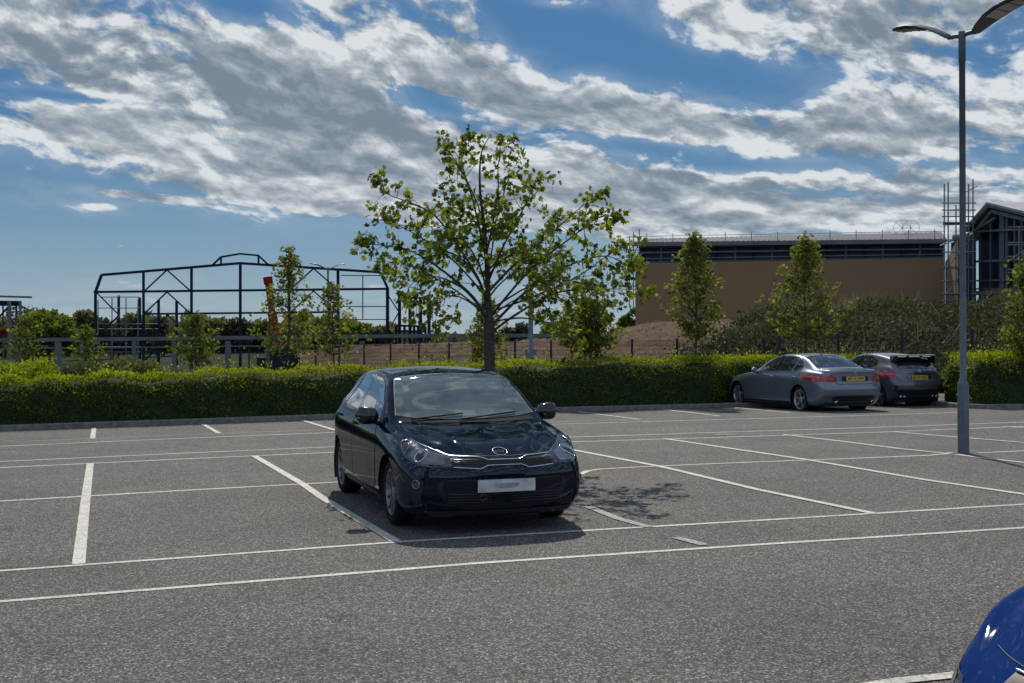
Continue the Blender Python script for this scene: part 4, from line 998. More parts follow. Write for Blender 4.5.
# ------------------------------------------------------------------ tan building and its neighbour
def prism(m, pts, dvec, mi=0):
    n = len(pts); d = Vector(dvec); vs = [Vector(p) for p in pts]+[Vector(p)+d for p in pts]
    m.add(vs, [list(range(n)), list(range(n, 2*n))[::-1]]+[(i, i+n, (i+1) % n+n, (i+1) % n) for i in range(n)], mi); return m
def tan_building():
    DL, DR = 92., 86.
    def W(t, y0, y1, off=0.):    # point on the facade: t along it, y blended between the two ends, off metres behind
        u = 637+(945-637)*t; iD = (1/DL)*(1-t)+(1/DR)*t
        p = at(u, y0+(y1-y0)*t, 1/iD); return p+nb*off
    nb = Vector((0, 0, 0)); a, b = W(0, 300, 300), W(1, 300, 300)
    tdir = (b-a); tdir.z = 0; tdir.normalize(); nb = Vector((-tdir.y, tdir.x, 0))
    base = a.lerp(b, .5); base.z = -.4
    root = thing('warehouse', 'long tan walled warehouse with dark upper band under construction', 'building', base)
    lo = lambda p: Vector((p.x, p.y, -.6))
    m = MB(); p, q = W(0, 263, 263), W(1, 257.5, 257.5)
    p, q = W(0, 263, 257.5), W(1, 263, 257.5)
    prism(m, [lo(p), lo(q), q, p], nb*.35); m.build('wall', MT['tan'], root)
    m = MB(); p, q, r_, s = W(0, 263, 258, .9), W(1, 263, 258, .9), W(1, 244, 240, .9), W(0, 244, 240, .9); prism(m, [p, q, r_, s], nb*9); m.build('upper_band', MT['navy'], root)
    m = MB(); p, q = W(0, 263.2, 257.7), W(1, 263.2, 257.7); prism(m, [p, q, q+nb*.9, p+nb*.9], (0, 0, .12)); m.build('ledge', MT['roof'], root)
    for k in range(17):
        t = (k+.25)/16.6; MB().bar(W(t, 263, 257.5, .45), W(t, 243.5, 240, .45), .11, .11).build('mullion', MT['scaf'] if k % 2 else MT['steel'], root)
    for y0, y1, w in ((252.5, 248.5, .10), (258.5, 253.8, .06), (247.2, 243.6, .06)):
        MB().bar(W(0, y0, y1, .35), W(1, y0, y1, .35), w, w).build('guard_rail', MT['scaf'], root)
    m = MB(); p, q = W(-.012, 244.2, 241, -.4), W(1.005, 244.2, 241, -.4); p2, q2 = W(-.012, 244.2, 241, 6.5), W(1.005, 244.2, 241, 6.5)
    zt0, zt1 = W(0, 236.2, 229, 0), W(1, 236.2, 229, 0)
    dz0 = (zt0.z-W(0, 244.2, 241).z)*1.08+.12; dz1 = (zt1.z-W(1, 244.2, 241).z)*1.08+.12
    P = [p, q, q2+Vector((0, 0, dz1)), p2+Vector((0, 0, dz0))]
    m.add(P+[v+Vector((0, 0, .12)) for v in P], [(0, 3, 2, 1), (4, 5, 6, 7), (0, 1, 5, 4), (1, 2, 6, 5), (2, 3, 7, 6), (3, 0, 4, 7)])
    for k in range(1, 60):
        t = k/60; m.bar(P[0].lerp(P[1], t)+Vector((0, 0, .13)), P[3].lerp(P[2], t)+Vector((0, 0, .13)), .05, .04)
    rf = m.build('roof', MT['roof'], root)
    m = MB(); m.bar(W(-.012, 244.8, 241.6, -.5), W(1.005, 244.8, 241.6, -.5), .16, .30); m.build('gutter', MT['conc'], root)
    m = MB()
    pr = [W(0, 300, 300, .36), W(0, 300, 300, 9.5)]
    m = MB(); m.bar(lo(W(.0, 300, 300, .4)), W(.0, 263, 257, .4), .3, .3); m.build('corner_post', MT['tan'], root)
    for k in range(12):
        t = (k+.4)/11.8; MB().tube([W(t, 244, 241, -.3), W(t, 234, 229.5, -.3)], .028, 5).build('roof_edge_post', MT['scaf'], root)
    MB().tube([W(0, 236.6, 231.5, -.3), W(1, 236.6, 231.5, -.3)], .025, 5).build('roof_edge_rail', MT['scaf'], root)
    # short return of tan boarding with a raking top
    m = MB(); A, B = W(1.002, 300, 300), at(958.5, 300, 80)
    A2, B2 = at(945.5, 262, 86), at(958.5, 238, 80)
    prism(m, [lo(A), lo(B), B2, A2], nb*.25); m.build('return_wall', MT['tan'], root)
    # two thin hoops lying on the roof edge
    for px in (902, 911):
        c = at(px, 228, 91); h = thing('wire_hoop', 'thin wire hoop standing on the roof edge, ' + ('left one of two' if px == 902 else 'right one of two'), 'hoop', c-Vector((0, 0, .6)), 0, 'wire hoops on the warehouse roof')
        pts = [c+tdir*(.6*math.cos(t))+Vector((0, 0, .6*math.sin(t))) for t in np.linspace(0, 2*math.pi, 25)]
        MB().tube(pts, .014, 5, 0, False).build('rim', MT['scaf'], h)
        m = MB()
        for t in np.linspace(0, math.pi, 5)[:-1]: m.tube([c+tdir*(.6*math.cos(t))+Vector((0, 0, .6*math.sin(t))), c-tdir*(.6*math.cos(t))-Vector((0, 0, .6*math.sin(t)))], .012, 4)
        m.build('spokes', MT['scaf'], h)
tan_building()
tower_scaffold('scaffolding', 'narrow tube scaffold against the left end of the tan warehouse', 92.5, [(629.5, 236, 308), (633.5, 232, 308), (639.3, 229, 308)],
               [(y, 626, 641) for y in (237, 243, 250, 256, 264, 271, 278, 286, 294)], [(244, 626, 641), (265, 626, 641), (279, 626, 641), (294.5, 626, 641)], [((629, 264), (638, 246)), ((629, 292), (638, 272))], 1.4, -.4, .04)
tower_scaffold('scaffolding', 'tall scaffold tower rising above the gap between the two buildings', 79, [(944.3, 184, 312), (948.2, 182, 312), (968.5, 184, 312), (973.0, 179, 312), (956, 205, 312)],
               [(y, 942, 976) for y in (203, 210, 216.5, 240, 252, 268, 281, 294, 301)], [(223, 943, 976), (267.5, 943, 976), (294.5, 943, 976)], [((946, 268), (970, 240)), ((946, 295), (966, 268)), ((940, 246), (972, 232)), ((965, 192), (977, 186))], 1.5, -.4, .045)
def gable_building():
    def G(u, v, off=0.):   # a plane swinging closer to the right
        D = 84-(u-955)*.13; return at(u, v, D)+nb*off
    nb = Vector((0, 0, 0)); a, b = G(960, 300), G(1060, 300); t = (b-a); t.z = 0; t.normalize(); nb = Vector((-t.y, t.x, 0))
    base = a.lerp(b, .5); base.z = -.3
    root = thing('gabled_building', 'unfinished gabled building with navy sheeting at the right edge', 'building', base)
    lo = lambda p: Vector((p.x, p.y, -.5))
    m = MB(); prism(m, [lo(G(964, 300, 1.)), lo(G(1075, 300, 1.)), G(1075, 238, 1.), G(1024, 219, 1.), G(991, 209, 1.), G(964, 238, 1.)], nb*.3); m.build('gable_wall', MT['navy'], root)
    m = MB(); m.bar(G(961, 239), G(991.5, 204.6), .5, .28); m.build('verge_board', MT['conc'], root)
    m = MB(); m.bar(G(991, 204.6), G(1090, 229), .5, .28); m.build('verge_board', MT['conc'], root)
    m = MB(); m.bar(G(968, 240, .1), G(991.5, 211, .1), .25, .22); m.bar(G(991, 211, .1), G(1090, 236, .1), .25, .22); m.build('inner_truss', MT['galv'], root)
    ap = G(991, 204.2); bk = nb*16
    for eav, nm in ((G(961, 238.6), 'roof'), (G(1090, 228.6), 'roof')):
        m = MB(); P = [eav-nb*.3, ap-nb*.3, ap+bk, eav+bk]; m.add(P+[v+Vector((0, 0, .14)) for v in P], [(0, 3, 2, 1), (4, 5, 6, 7), (0, 1, 5, 4), (1, 2, 6, 5), (2, 3, 7, 6), (3, 0, 4, 7)]); m.build(nm, MT['paleroof'], root)
    for u, yt, w in ((998, 211, .42), (1001.5, 212, .2), (975, 228, .16), (985, 218, .14), (1009, 214, .14), (1016, 217, .14), (1045, 224, .4)):
        MB().bar(lo(G(u, 300, .4)), G(u, yt, .4), w, w).build('column', MT['galv'], root)
    for y0, y1, w in ((262, 257, .14), (281, 278, .10), (289, 288, .10), (232, 226, .12)):
        MB().bar(G(964, y0, .2), G(1075, y1, .2), w, w).build('rail', MT['scaf'], root)
    MB().bar(G(960, 243, -.3), G(999, 218.5, -.3), .16, .14).build('raking_prop', MT['galv'], root)
    m = MB(); prism(m, [lo(at(951, 300, 87.5)), lo(at(972, 300, 87.5)), at(972, 234, 87.5), at(951, 243, 87.5)], nb*.3); m.build('link_wall', MT['navy'], root)
    m = MB(); m.tube([G(961, 237.5, -.3), G(980, 236.5, -.3)], .33, 10); m.build('duct', MT['galv'], root)
    m = MB(); prism(m, [G(962, 296, -.5), G(1075, 291, -.5), G(1075, 286.5, -.5), G(962, 292, -.5)], nb*.2); m.build('base_panel', MT['galv'], root)
gable_building()
tower_scaffold('scaffolding', 'boarded scaffold lifts at the right edge beside the gabled building', 70, [(1019, 226, 312), (1026, 222, 312), (1050, 222, 312)],
               [(y, 1008, 1056) for y in (230, 245, 260, 273)], [(y, 1008, 1056) for y in (227.5, 243, 257, 270)], [((1008, 262), (1024, 250))], 1.4, -.4, .05)

# ------------------------------------------------------------------ cars
def crv(tab):
    xs = np.array([t[0] for t in tab], float); ys = np.array([t[1] for t in tab], float)
    n = len(xs); h = np.diff(xs); dl = np.diff(ys)/h; m = np.zeros(n)
    m[0], m[-1] = dl[0], dl[-1]
    for i in range(1, n-1):
        if dl[i-1]*dl[i] > 0:
            w1, w2 = 2*h[i]+h[i-1], h[i]+2*h[i-1]; m[i] = (w1+w2)/(w1/dl[i-1]+w2/dl[i])
    def f(x):
        x = np.clip(np.asarray(x, float), xs[0], xs[-1]); i = np.clip(np.searchsorted(xs, x)-1, 0, n-2)
        t = (x-xs[i])/h[i]; t2, t3 = t*t, t*t*t
        return ys[i]*(2*t3-3*t2+1)+h[i]*m[i]*(t3-2*t2+t)+ys[i+1]*(-2*t3+3*t2)+h[i]*m[i+1]*(t3-t2)
    return f
def rnd(poly, r=.03, n=4):
    """round the corners of a polygon"""
    out = []; k = len(poly)
    for i in range(k):
        p = np.array(poly[i], float); a = np.array(poly[i-1], float)-p; b = np.array(poly[(i+1) % k], float)-p
        la, lb = np.linalg.norm(a), np.linalg.norm(b); ra, rb = min(r, la*.45), min(r, lb*.45)
        pa, pb = p+a/la*ra, p+b/lb*rb
        for j in range(n+1):
            t = j/n; out.append(tuple(pa*(1-t)**2+2*p*t*(1-t)+pb*t*t))
    return out
def inset(poly, d):
    P = np.array(poly, float); k = len(P)
    A = sum(P[i][0]*P[(i+1) % k][1]-P[(i+1) % k][0]*P[i][1] for i in range(k)); s = 1 if A > 0 else -1
    out = []
    for i in range(k):
        t = P[(i+1) % k]-P[i-1]; t = t/(np.linalg.norm(t)+1e-9); out.append(tuple(P[i]+s*d*np.array([-t[1], t[0]])))
    return out
def inpoly(poly, x, y):
    P = np.array(poly); c = np.zeros(len(x), bool); k = len(P)
    for i in range(k):
        x0, y0 = P[i]; x1, y1 = P[i-1]
        hit = ((y0 > y) != (y1 > y)) & (x < (x1-x0)*(y-y0)/(y1-y0+1e-12)+x0); c ^= hit
    return c
V3 = Vector
FR = {'side': (V3((0, 3, 0)), V3((1, 0, 0)), V3((0, 0, 1)), V3((0, -1, 0))), 'top': (V3((0, 0, 3)), V3((1, 0, 0)), V3((0, 1, 0)), V3((0, 0, -1))),
      'front': (V3((-3, 0, 0)), V3((0, 1, 0)), V3((0, 0, 1)), V3((1, 0, 0))), 'rear': (V3((9, 0, 0)), V3((0, 1, 0)), V3((0, 0, 1)), V3((-1, 0, 0)))}
def diag(deg, rear=False):
    a = R(deg); c, s = math.cos(a), math.sin(a)
    if not rear: return (V3((-3*c, 3*s, 0)), V3((s, c, 0)), V3((0, 0, 1)), V3((c, -s, 0)))
    return (V3((9*c, 9*s, 0)), V3((-s, c, 0)), V3((0, 0, 1)), V3((-c, -s, 0)))

class Car:
    def __init__(s, sp, label, cat, name, loc, rotz, paint, group=None):
        s.sp = sp; s.root = thing(name, label, cat, loc, rotz, group); s.paint = paint; s.L = sp['L']
        s.cut = []            # (frame, polygon) openings
        s.surface()
    def surface(s):
        sp = s.sp; L = s.L
        zt, zb, zs, yw, yb, yr, zr = (crv(sp[k]) for k in ('ztop', 'zbot', 'zbelt', 'yw', 'yb', 'yr', 'zrail'))
        e = np.array([0, .012, .03, .055, .085, .12]); xs = np.concatenate([e, np.arange(.155, L-.15, .026), L-e[::-1]])
        NVs = 5; rows = []
        for x in xs:
            a, b, c, w, wb, r_, z_r = (float(f(x)) for f in (zt, zb, zs, yw, yb, yr, zr))
            z_r = min(z_r, a-.004); wm = sp.get('zwide', .52)
            P = [(0, b), (.6*w, b), (w-.09, b+.005), (w-.02, b+.10), (w, wm), (w-.006, c-.13), (wb+.012, c-.025), (wb-.012, c+.022), (wb+(r_-wb)*.52, c+(z_r-c)*.50), (r_, z_r), (r_*.80, z_r+(a-z_r)*.50), (r_*.42, z_r+(a-z_r)*.86), (0, a)]
            P = np.array(P); Q = np.vstack([P[0]*[-1, 1] if False else 2*P[0]-P[1], P, [-P[-2][0], P[-2][1]]])
            out = []
            for i in range(1, len(Q)-2):
                p0, p1, p2, p3 = Q[i-1], Q[i], Q[i+1], Q[i+2]
                d0, d1, d2 = [max(1e-3, np.linalg.norm(v))**.5 for v in (p1-p0, p2-p1, p3-p2)]
                m1 = d1*((p1-p0)/d0-(p2-p0)/(d0+d1)+(p2-p1)/d1); m2 = d1*((p2-p1)/d1-(p3-p1)/(d1+d2)+(p3-p2)/d2)
                for k in range(NVs):
                    t = k/NVs; out.append((2*t**3-3*t*t+1)*p1+(t**3-2*t*t+t)*m1+(-2*t**3+3*t*t)*p2+(t**3-t*t)*m2)
            out.append(Q[-2]); rows.append(np.array(out))
        S = np.array(rows); nx, nv = S.shape[:2]
        # refine the sides once more across v for small faces
        X = np.repeat(xs[:, None], nv, 1); Yv, Zv = S[..., 0], S[..., 1]; Yv[:, 0] = 0; Yv[:, -1] = 0
        xf, xr = crv(sp['xf']), crv(sp['xr']); fb, rb = sp['fbow'], sp['rbow']; FW, RW = sp.get('fw', .75), sp.get('rw', .7)
        def disp(x, y, z):
            wf = np.clip(1-x/FW, 0, 1)**2; wr = np.clip(1-(L-x)/RW, 0, 1)**2
            return x+wf*(xf(z)+fb*(np.abs(y)/.75)**2.6)-wr*(xr(z)+rb*(np.abs(y)/.75)**2.6)
        verts = []; faces = []
        idx = {}
        cr = sp.get('crease', 0.)
        def V(x, y, z):
            if cr and x < 1.1 and z > float(zs(x))+.015:     # two raised creases fanning out along the bonnet
                k = min(1, x/.12)*min(1, (1.1-x)/.25); yc = .30+.26*x
                dy = abs(y)-yc; z += cr*k*(math.exp(-(dy/.035)**2) if dy > 0 else math.exp(-(dy/.16)**2))
            verts.append((float(disp(x, y, z)), float(y), float(z))); return len(verts)-1
        G = np.zeros((nx, 2*(nv-1)), int)
        for i in range(nx):
            for j in range(nv): G[i, j] = V(X[i, j], Yv[i, j], Zv[i, j])
            for j in range(1, nv-1): G[i, 2*(nv-1)-j] = V(X[i, j], -Yv[i, j], Zv[i, j])
        m = 2*(nv-1)
        for i in range(nx-1):
            for j in range(m): faces.append((G[i, j], G[i, (j+1) % m], G[i+1, (j+1) % m], G[i+1, j]))
        for i, fl in ((0, False), (nx-1, True)):      # front and rear faces
            NC = 30; prev = None
            for j in range(1, nv-1):
                y1, z1 = Yv[i, j], Zv[i, j]; row = [G[i, m-j]]+[V(X[i, j], -y1+2*y1*k/NC, z1) for k in range(1, NC)]+[G[i, j]]
                if prev is None:
                    for k in range(NC): faces.append((row[k+1], row[k], G[i, 0]))
                else:
                    for k in range(NC): faces.append((prev[k], prev[k+1], row[k+1], row[k]))
                prev = row
            for k in range(NC): faces.append((prev[k], prev[k+1], G[i, nv-1]))
        s.verts = np.array(verts); s.faces = faces
        s.bvh = BVHTree.FromPolygons([tuple(v) for v in verts], faces)
    def proj(s, fr, u, v, off=0.):
        o, a, b, d = fr; p = o+a*u+b*v
        h, n, i, dist = s.bvh.ray_cast(p, d)
        if h is None:
            h, n, i, dist = s.bvh.find_nearest(p+d*(3-.9 if fr is not FR['rear'] else 5))
        if n.dot(d) > 0: n = -n
        return h+n*off
    def panel(s, name, poly, fr, mat, off=.004, parent=None, sides=(1,), grid=.035, hole=None, smooth=True):
        """a skin patch following the bodywork; sides (1,-1) mirrors it"""
        fr = FR[fr] if isinstance(fr, str) else fr; parent = parent or s.root
        bm = bmesh.new()
        if hole is None:
            bm.faces.new([bm.verts.new((p[0], p[1], 0)) for p in poly])
        else:
            A = [bm.verts.new((p[0], p[1], 0)) for p in poly]; B = [bm.verts.new((p[0], p[1], 0)) for p in hole]; k = len(A)
            for i in range(k): bm.faces.new((A[i], A[(i+1) % k], B[(i+1) % k], B[i]))
        P = np.array(poly)
        for ax_, no in ((0, (1, 0, 0)), (1, (0, 1, 0))):
            lo, hi = P[:, ax_].min(), P[:, ax_].max(); n = int((hi-lo)/grid)
            for k in range(1, n+1):
                c = lo+(hi-lo)*k/(n+1); co = (c, 0, 0) if ax_ == 0 else (0, c, 0)
                bmesh.ops.bisect_plane(bm, geom=bm.verts[:]+bm.edges[:]+bm.faces[:], plane_co=co, plane_no=no)
        bmesh.ops.triangulate(bm, faces=[f for f in bm.faces if len(f.verts) > 4])
        vs = [s.proj(fr, v.co.x, v.co.y, off) for v in bm.verts]; bm.verts.index_update()
        fs = [[v.index for v in f.verts] for f in bm.faces]; bm.free()
        out = []
        for sg in sides:
            m = MB(); W = [V3((p.x, p.y*sg, p.z)) for p in vs]; F = []
            d = V3((fr[3].x, fr[3].y*sg, fr[3].z))
            for f in fs:
                nn = (W[f[1]]-W[f[0]]).cross(W[f[2]]-W[f[0]])
                F.append(f if nn.dot(d) < 0 else f[::-1])
            m.add(W, F, 0, smooth); out.append(s.child(m, name, mat, parent))
        return out
    def child(s, m, name, mat, parent=None):
        return m.build(name, mat, parent or s.root, world=False)
    def line(s, name, pts, fr, r_, mat, off=.003, parent=None, sides=(1,), closed=False, n=8):
        """a thin bead lying on the bodywork"""
        fr = FR[fr] if isinstance(fr, str) else fr; q = []
        P = list(pts)+([pts[0]] if closed else [])
        for a, b in zip(P, P[1:]):
            for k in range(n): q.append(s.proj(fr, a[0]+(b[0]-a[0])*k/n, a[1]+(b[1]-a[1])*k/n, off))
        q.append(s.proj(fr, P[-1][0], P[-1][1], off)); out = []
        for sg in sides:
            m = MB(); m.tube([V3((p.x, p.y*sg, p.z)) for p in q], r_, 6); out.append(s.child(m, name, mat, parent))
        return out
    def ring(s, name, c, r_, t, fr, mat, off=.006, parent=None, sides=(1,), sq=1.0):
        return s.line(name, [(c[0]+r_*math.cos(a), c[1]+r_*sq*math.sin(a)) for a in np.linspace(0, 2*math.pi, 25)[:-1]], fr, t, mat, off, parent, sides, True, 1)
    def window(s, name, poly, fr, glass, sides=(1,), border=.028, rr=.04, see=True, off=.004):
        poly = rnd(poly, rr); inn = inset(poly, border)
        for sg in sides:
            if see: s.cut.append((FR[fr], inset(poly, .006), sg))
        gl = s.panel(name, inset(poly, .004), fr, glass, off, sides=sides)
        for g_, sg in zip(gl, sides): s.panel(name.replace('window', 'window')+'_border', poly, fr, MT['black'], off-.002, parent=g_, sides=(sg,), hole=inn)
        return gl
    def body(s):
        sp = s.sp; V = s.verts.copy(); F = s.faces
        arch = sp['ra']; ins = np.zeros(len(V), bool); near = np.zeros(len(V), int)
        for k, xa in enumerate((sp['xa'], sp['xb'])):
            d = np.hypot(V[:, 0]-xa, V[:, 2]-sp['r']); q = (d < arch) & (np.abs(V[:, 1]) > .5); ins |= q; near[q] = k+1
        keep = []
        for f in F:
            if all(ins[i] for i in f): continue
            keep.append(f)
        usd = np.zeros(len(V), bool)
        for f in keep:
            for i in f: usd[i] = True
        for i in np.nonzero(ins & usd)[0]:
            xa = (sp['xa'], sp['xb'])[near[i]-1]; dx, dz = V[i, 0]-xa, V[i, 2]-sp['r']; d = math.hypot(dx, dz)+1e-9
            if V[i, 2] < sp['r']*.62 and d < arch*.97: 
                V[i, 0] = xa+dx/abs(dx+1e-9)*math.sqrt(max(.01, arch**2-dz*dz)); continue
            V[i, 0] = xa+dx/d*arch; V[i, 2] = sp['r']+dz/d*arch
        # window openings
        cen = np.array([V[list(f)].mean(0) for f in keep]); gone = np.zeros(len(keep), bool)
        Fn = [np.array(f) for f in keep]
        for fr, poly, sg in s.cut:
            o, a, b, d = fr
            a_, b_ = np.array(a)*[1, sg, 1], np.array(b)*[1, sg, 1]
            q = inpoly(poly, V@a_, V@b_)
            if fr is FR['side']: q &= V[:, 1]*sg > 0.05
            elif fr is FR['top']: q &= V[:, 2] > sp['zcut']
            elif fr is FR['rear']: q &= V[:, 0] > s.L*.6
            gone |= np.array([q[f].all() for f in Fn])
        keep = [f for f, g_ in zip(keep, gone) if not g_]
        m = MB(); m.add([tuple(v) for v in V], keep, 0, True); ob = s.child(m, 'body', s.paint)
        # wheel arch liners
        for xa in (sp['xa'], sp['xb']):
            for sg in (1, -1):
                m = MB(); w = float(crv(sp['yw'])(xa)); pts = [(xa+arch*1.002*math.cos(t), sp['r']+arch*1.002*math.sin(t)) for t in np.linspace(-.5, math.pi+.5, 29)]
                vs = [(p[0], sg*y, p[1]) for y in (.45, w-.022) for p in pts]; k = len(pts)
                m.add(vs, [(i, i+1, k+i+1, k+i) for i in range(k-1)]+[list(range(k))], 0); s.child(m, 'arch_liner', MT['black'])
        m = MB(); m.box((.35, -sp['yin'], sp['r']*.55), (s.L-.35, sp['yin'], sp['r']*.95)); s.child(m, 'underbody', MT['black'])
        return ob
    def wheels(s, spokes, rim_mat, hubc, width=.21, rr=.66, double=False, dark=None):
        sp = s.sp; r_ = sp['r']
        for xa in (sp['xa'], sp['xb']):
            for sg in (1, -1):
                y0 = float(crv(sp['yw'])(xa))-.035; hw = width/2; c = (xa, sg*(y0-hw), r_)
                w = bpy.data.objects.new('wheel', None); C.objects.link(w); w.parent = s.root; w.location = c; w.empty_display_size = .1
                R0 = r_*rr
                m = MB(); m.lathe_y([(R0-.01, -hw+.02), (R0+.01, -hw+.004), (r_*.9, -hw), (r_*.975, -hw+.02), (r_, -hw+.05), (r_, 0), (r_, hw-.05), (r_*.975, hw-.02), (r_*.9, hw), (R0+.01, hw-.004), (R0-.01, hw-.02)], 48)
                s.child(m, 'tyre', MT['rubber'], w)
                m = MB(); o = sg*(hw-.012)
                m.lathe_y([(R0+.004, o), (R0-.012, o+.004*sg), (R0-.024, o-.012*sg), (R0-.03, o-.09*sg), (R0-.03, -o)], 48)
                m.lathe_y([(R0-.03, o-.10*sg), (.05, o-.10*sg)], 32, 1)
                hd = o-.022*sg
                m.lathe_y([(.0, hd+.010*sg), (.035, hd+.008*sg), (.075, hd), (.08, hd-.03*sg)], 24)
                for k in range(spokes):
                    a = 2*math.pi*k/spokes+.3
                    for off in ((-.11, .11) if double else (0,)):
                        a0, a1 = a+off*1.2, a+off*.8
                        p = V3((.06*math.cos(a0), hd-.004*sg, .06*math.sin(a0))); q = V3(((R0-.014)*math.cos(a1), o-.010*sg, (R0-.014)*math.sin(a1)))
                        m.bar(p, q, .030 if spokes < 8 else .020, .026, 0, (0, 1, 0))
                s.child(m, 'rim', [rim_mat, MT['black']], w)
    def mirror(s, x, z, yin, yout, h=.13, cap=None, sides=(1, -1)):
        for sg in sides:
            m = MB(); k = 14; rings = []
            for t in np.linspace(0, 1, 9):
                y = yin+.07+(yout-yin-.07)*t; rr = (1-(2*t-1)**4)**.5*(.92+.16*t) if 0 < t < 1 else .25
                ring = []
                for j in range(k):
                    a = 2*math.pi*j/k; cx, cz = math.cos(a), math.sin(a)
                    ring.append((x+.075*rr*np.sign(cx)*abs(cx)**.8+.03*t, sg*y, z+.01*t+h*.5*rr*np.sign(cz)*abs(cz)**.75))
                rings.append(ring)
            vs = [v for r_ in rings for v in r_]; n = len(rings)
            m.add(vs, [(i*k+j, i*k+(j+1) % k, (i+1)*k+(j+1) % k, (i+1)*k+j) for i in range(n-1) for j in range(k)]+[list(range(k)), [(n-1)*k+j for j in range(k)][::-1]], 0, True)
            ob = s.child(m, 'wing_mirror', cap or s.paint)
            m = MB(); m.tube([(x, sg*(yin-.02), z-h*.45), (x, sg*(yin+.06), z-h*.42), (x, sg*(yin+.11), z-h*.3)], [.03, .026, .026], 8); s.child(m, 'mirror_stalk', MT['black'], ob)
            m = MB(); m.add([(x+.098, sg*(yin+.10), z-h*.36), (x+.112, sg*(yout-.03), z-h*.34), (x+.112, sg*(yout-.03), z+h*.36), (x+.098, sg*(yin+.10), z+h*.36)], [(0, 1, 2, 3)]); s.child(m, 'mirror_glass', MT['chrome'], ob)
            m = MB(); m.bar((x-.055, sg*(yin+.13), z-.02), (x-.02, sg*(yout-.01), z-.012), .012, .012); s.child(m, 'indicator', MT['skin'], ob)
    def interior(s, x0, x1, zf=.35, wheel_side=1):
        sp = s.sp; yi = sp['yin']
        m = MB(); m.box((x0-.55, -yi, .26), (x1+.5, yi, .31)); s.child(m, 'cabin_floor', MT['cabin'])
        m = MB(); m.box((x0-.42, -yi*.92, .55), (x0-.05, yi*.92, sp['zdash'])); m.box((x0-.62, -yi*.9, .6), (x0-.42, yi*.9, sp['zdash']-.03)); s.child(m, 'dashboard', MT['cabin'])
        c = V3((x0+.10, wheel_side*.36, sp['zdash']-.04)); m = MB()
        m.tube([c+V3((.06*math.sin(t), .185*math.cos(t), .175*math.sin(t))) for t in np.linspace(0, 2*math.pi, 25)], .014, 6, 0, False)
        m.bar(c+V3((0, -.17, 0)), c+V3((0, .17, 0)), .03, .05); m.bar(c, c+V3((-.2, 0, -.06)), .06, .06); s.child(m, 'steering_wheel', MT['cabin'])
        def seat(x, ys, w):
            for y in ys:
                m = MB(); m.box((x-.25, y-w, .33), (x+.28, y+w, .52))
                P = [(x+.22, .48), (x+.34, .50), (x+.52, 1.06), (x+.44, 1.10)]
                prism(m, [(a, y-w*.92, b) for a, b in P], (0, w*1.84, 0))
                for yy in ([y] if w < .3 else [-.38, .38]):
                    prism(m, [(x+.47, yy-.12, 1.11), (x+.56, yy-.12, 1.10), (x+.60, yy-.11, 1.27), (x+.53, yy-.11, 1.29)], (0, .24, 0))
                    m.bar((x+.50, yy-.05, 1.05), (x+.53, yy-.05, 1.15), .012, .012); m.bar((x+.50, yy+.05, 1.05), (x+.53, yy+.05, 1.15), .012, .012)
                s.child(m, 'seat', MT['seat'])
        seat(x0+.62, (-.36, .36), .24); seat(x0+1.32 if s.L < 4.8 else x0+1.05, (0,), .56)
        m = MB(); m.box((x0+.24, -.12, 1.22), (x0+.27, .12, 1.28)); s.child(m, 'rear_view_mirror', MT['black'])
    def plate(s, c, fr, mat, w=.52, h=.111, off=.022, text=None, face=1, tcol=None):
        """number plate; face=1 for the front (seen looking along +x)"""
        p = s.proj(FR[fr], c[0], c[1], off); x = p.x
        m = MB(); t = .006
        m.box((x-t, c[0]-w/2, c[1]-h/2), (x+t, c[0]+w/2, c[1]+h/2)); pl = s.child(m, 'number_plate', mat)
        if text: s.text(text, x+(-t-.002 if face > 0 else t+.002), c[0], c[1], .082, w*.90, face, tcol or MT['black'], pl)
        return pl, x
    def text(s, txt, x, yc, zc, h, w, face, mat, parent, name='lettering'):
        cu = bpy.data.curves.new('lettering', 'FONT'); cu.body = txt; cu.align_x = 'CENTER'; cu.align_y = 'CENTER'; cu.size = 1.0; cu.offset = .018
        o = bpy.data.objects.new('lettering', cu); C.objects.link(o); bpy.context.view_layer.update()
        me = bpy.data.meshes.new_from_object(o.evaluated_get(bpy.context.evaluated_depsgraph_get())); bpy.data.objects.remove(o)
        P = np.array([v.co[:] for v in me.vertices]); lo, hi = P.min(0), P.max(0); sc = np.array([w/(hi[0]-lo[0]), h/(hi[1]-lo[1])]); c = (lo+hi)/2
        for v, p in zip(me.vertices, P):
            a, b = (p[0]-c[0])*sc[0], (p[1]-c[1])*sc[1]
            v.co = (x, yc+(-a if face > 0 else a), zc+b)
        me.materials.clear(); me.materials.append(mat)
        o = bpy.data.objects.new(name, me); C.objects.link(o); o.parent = parent
        return o

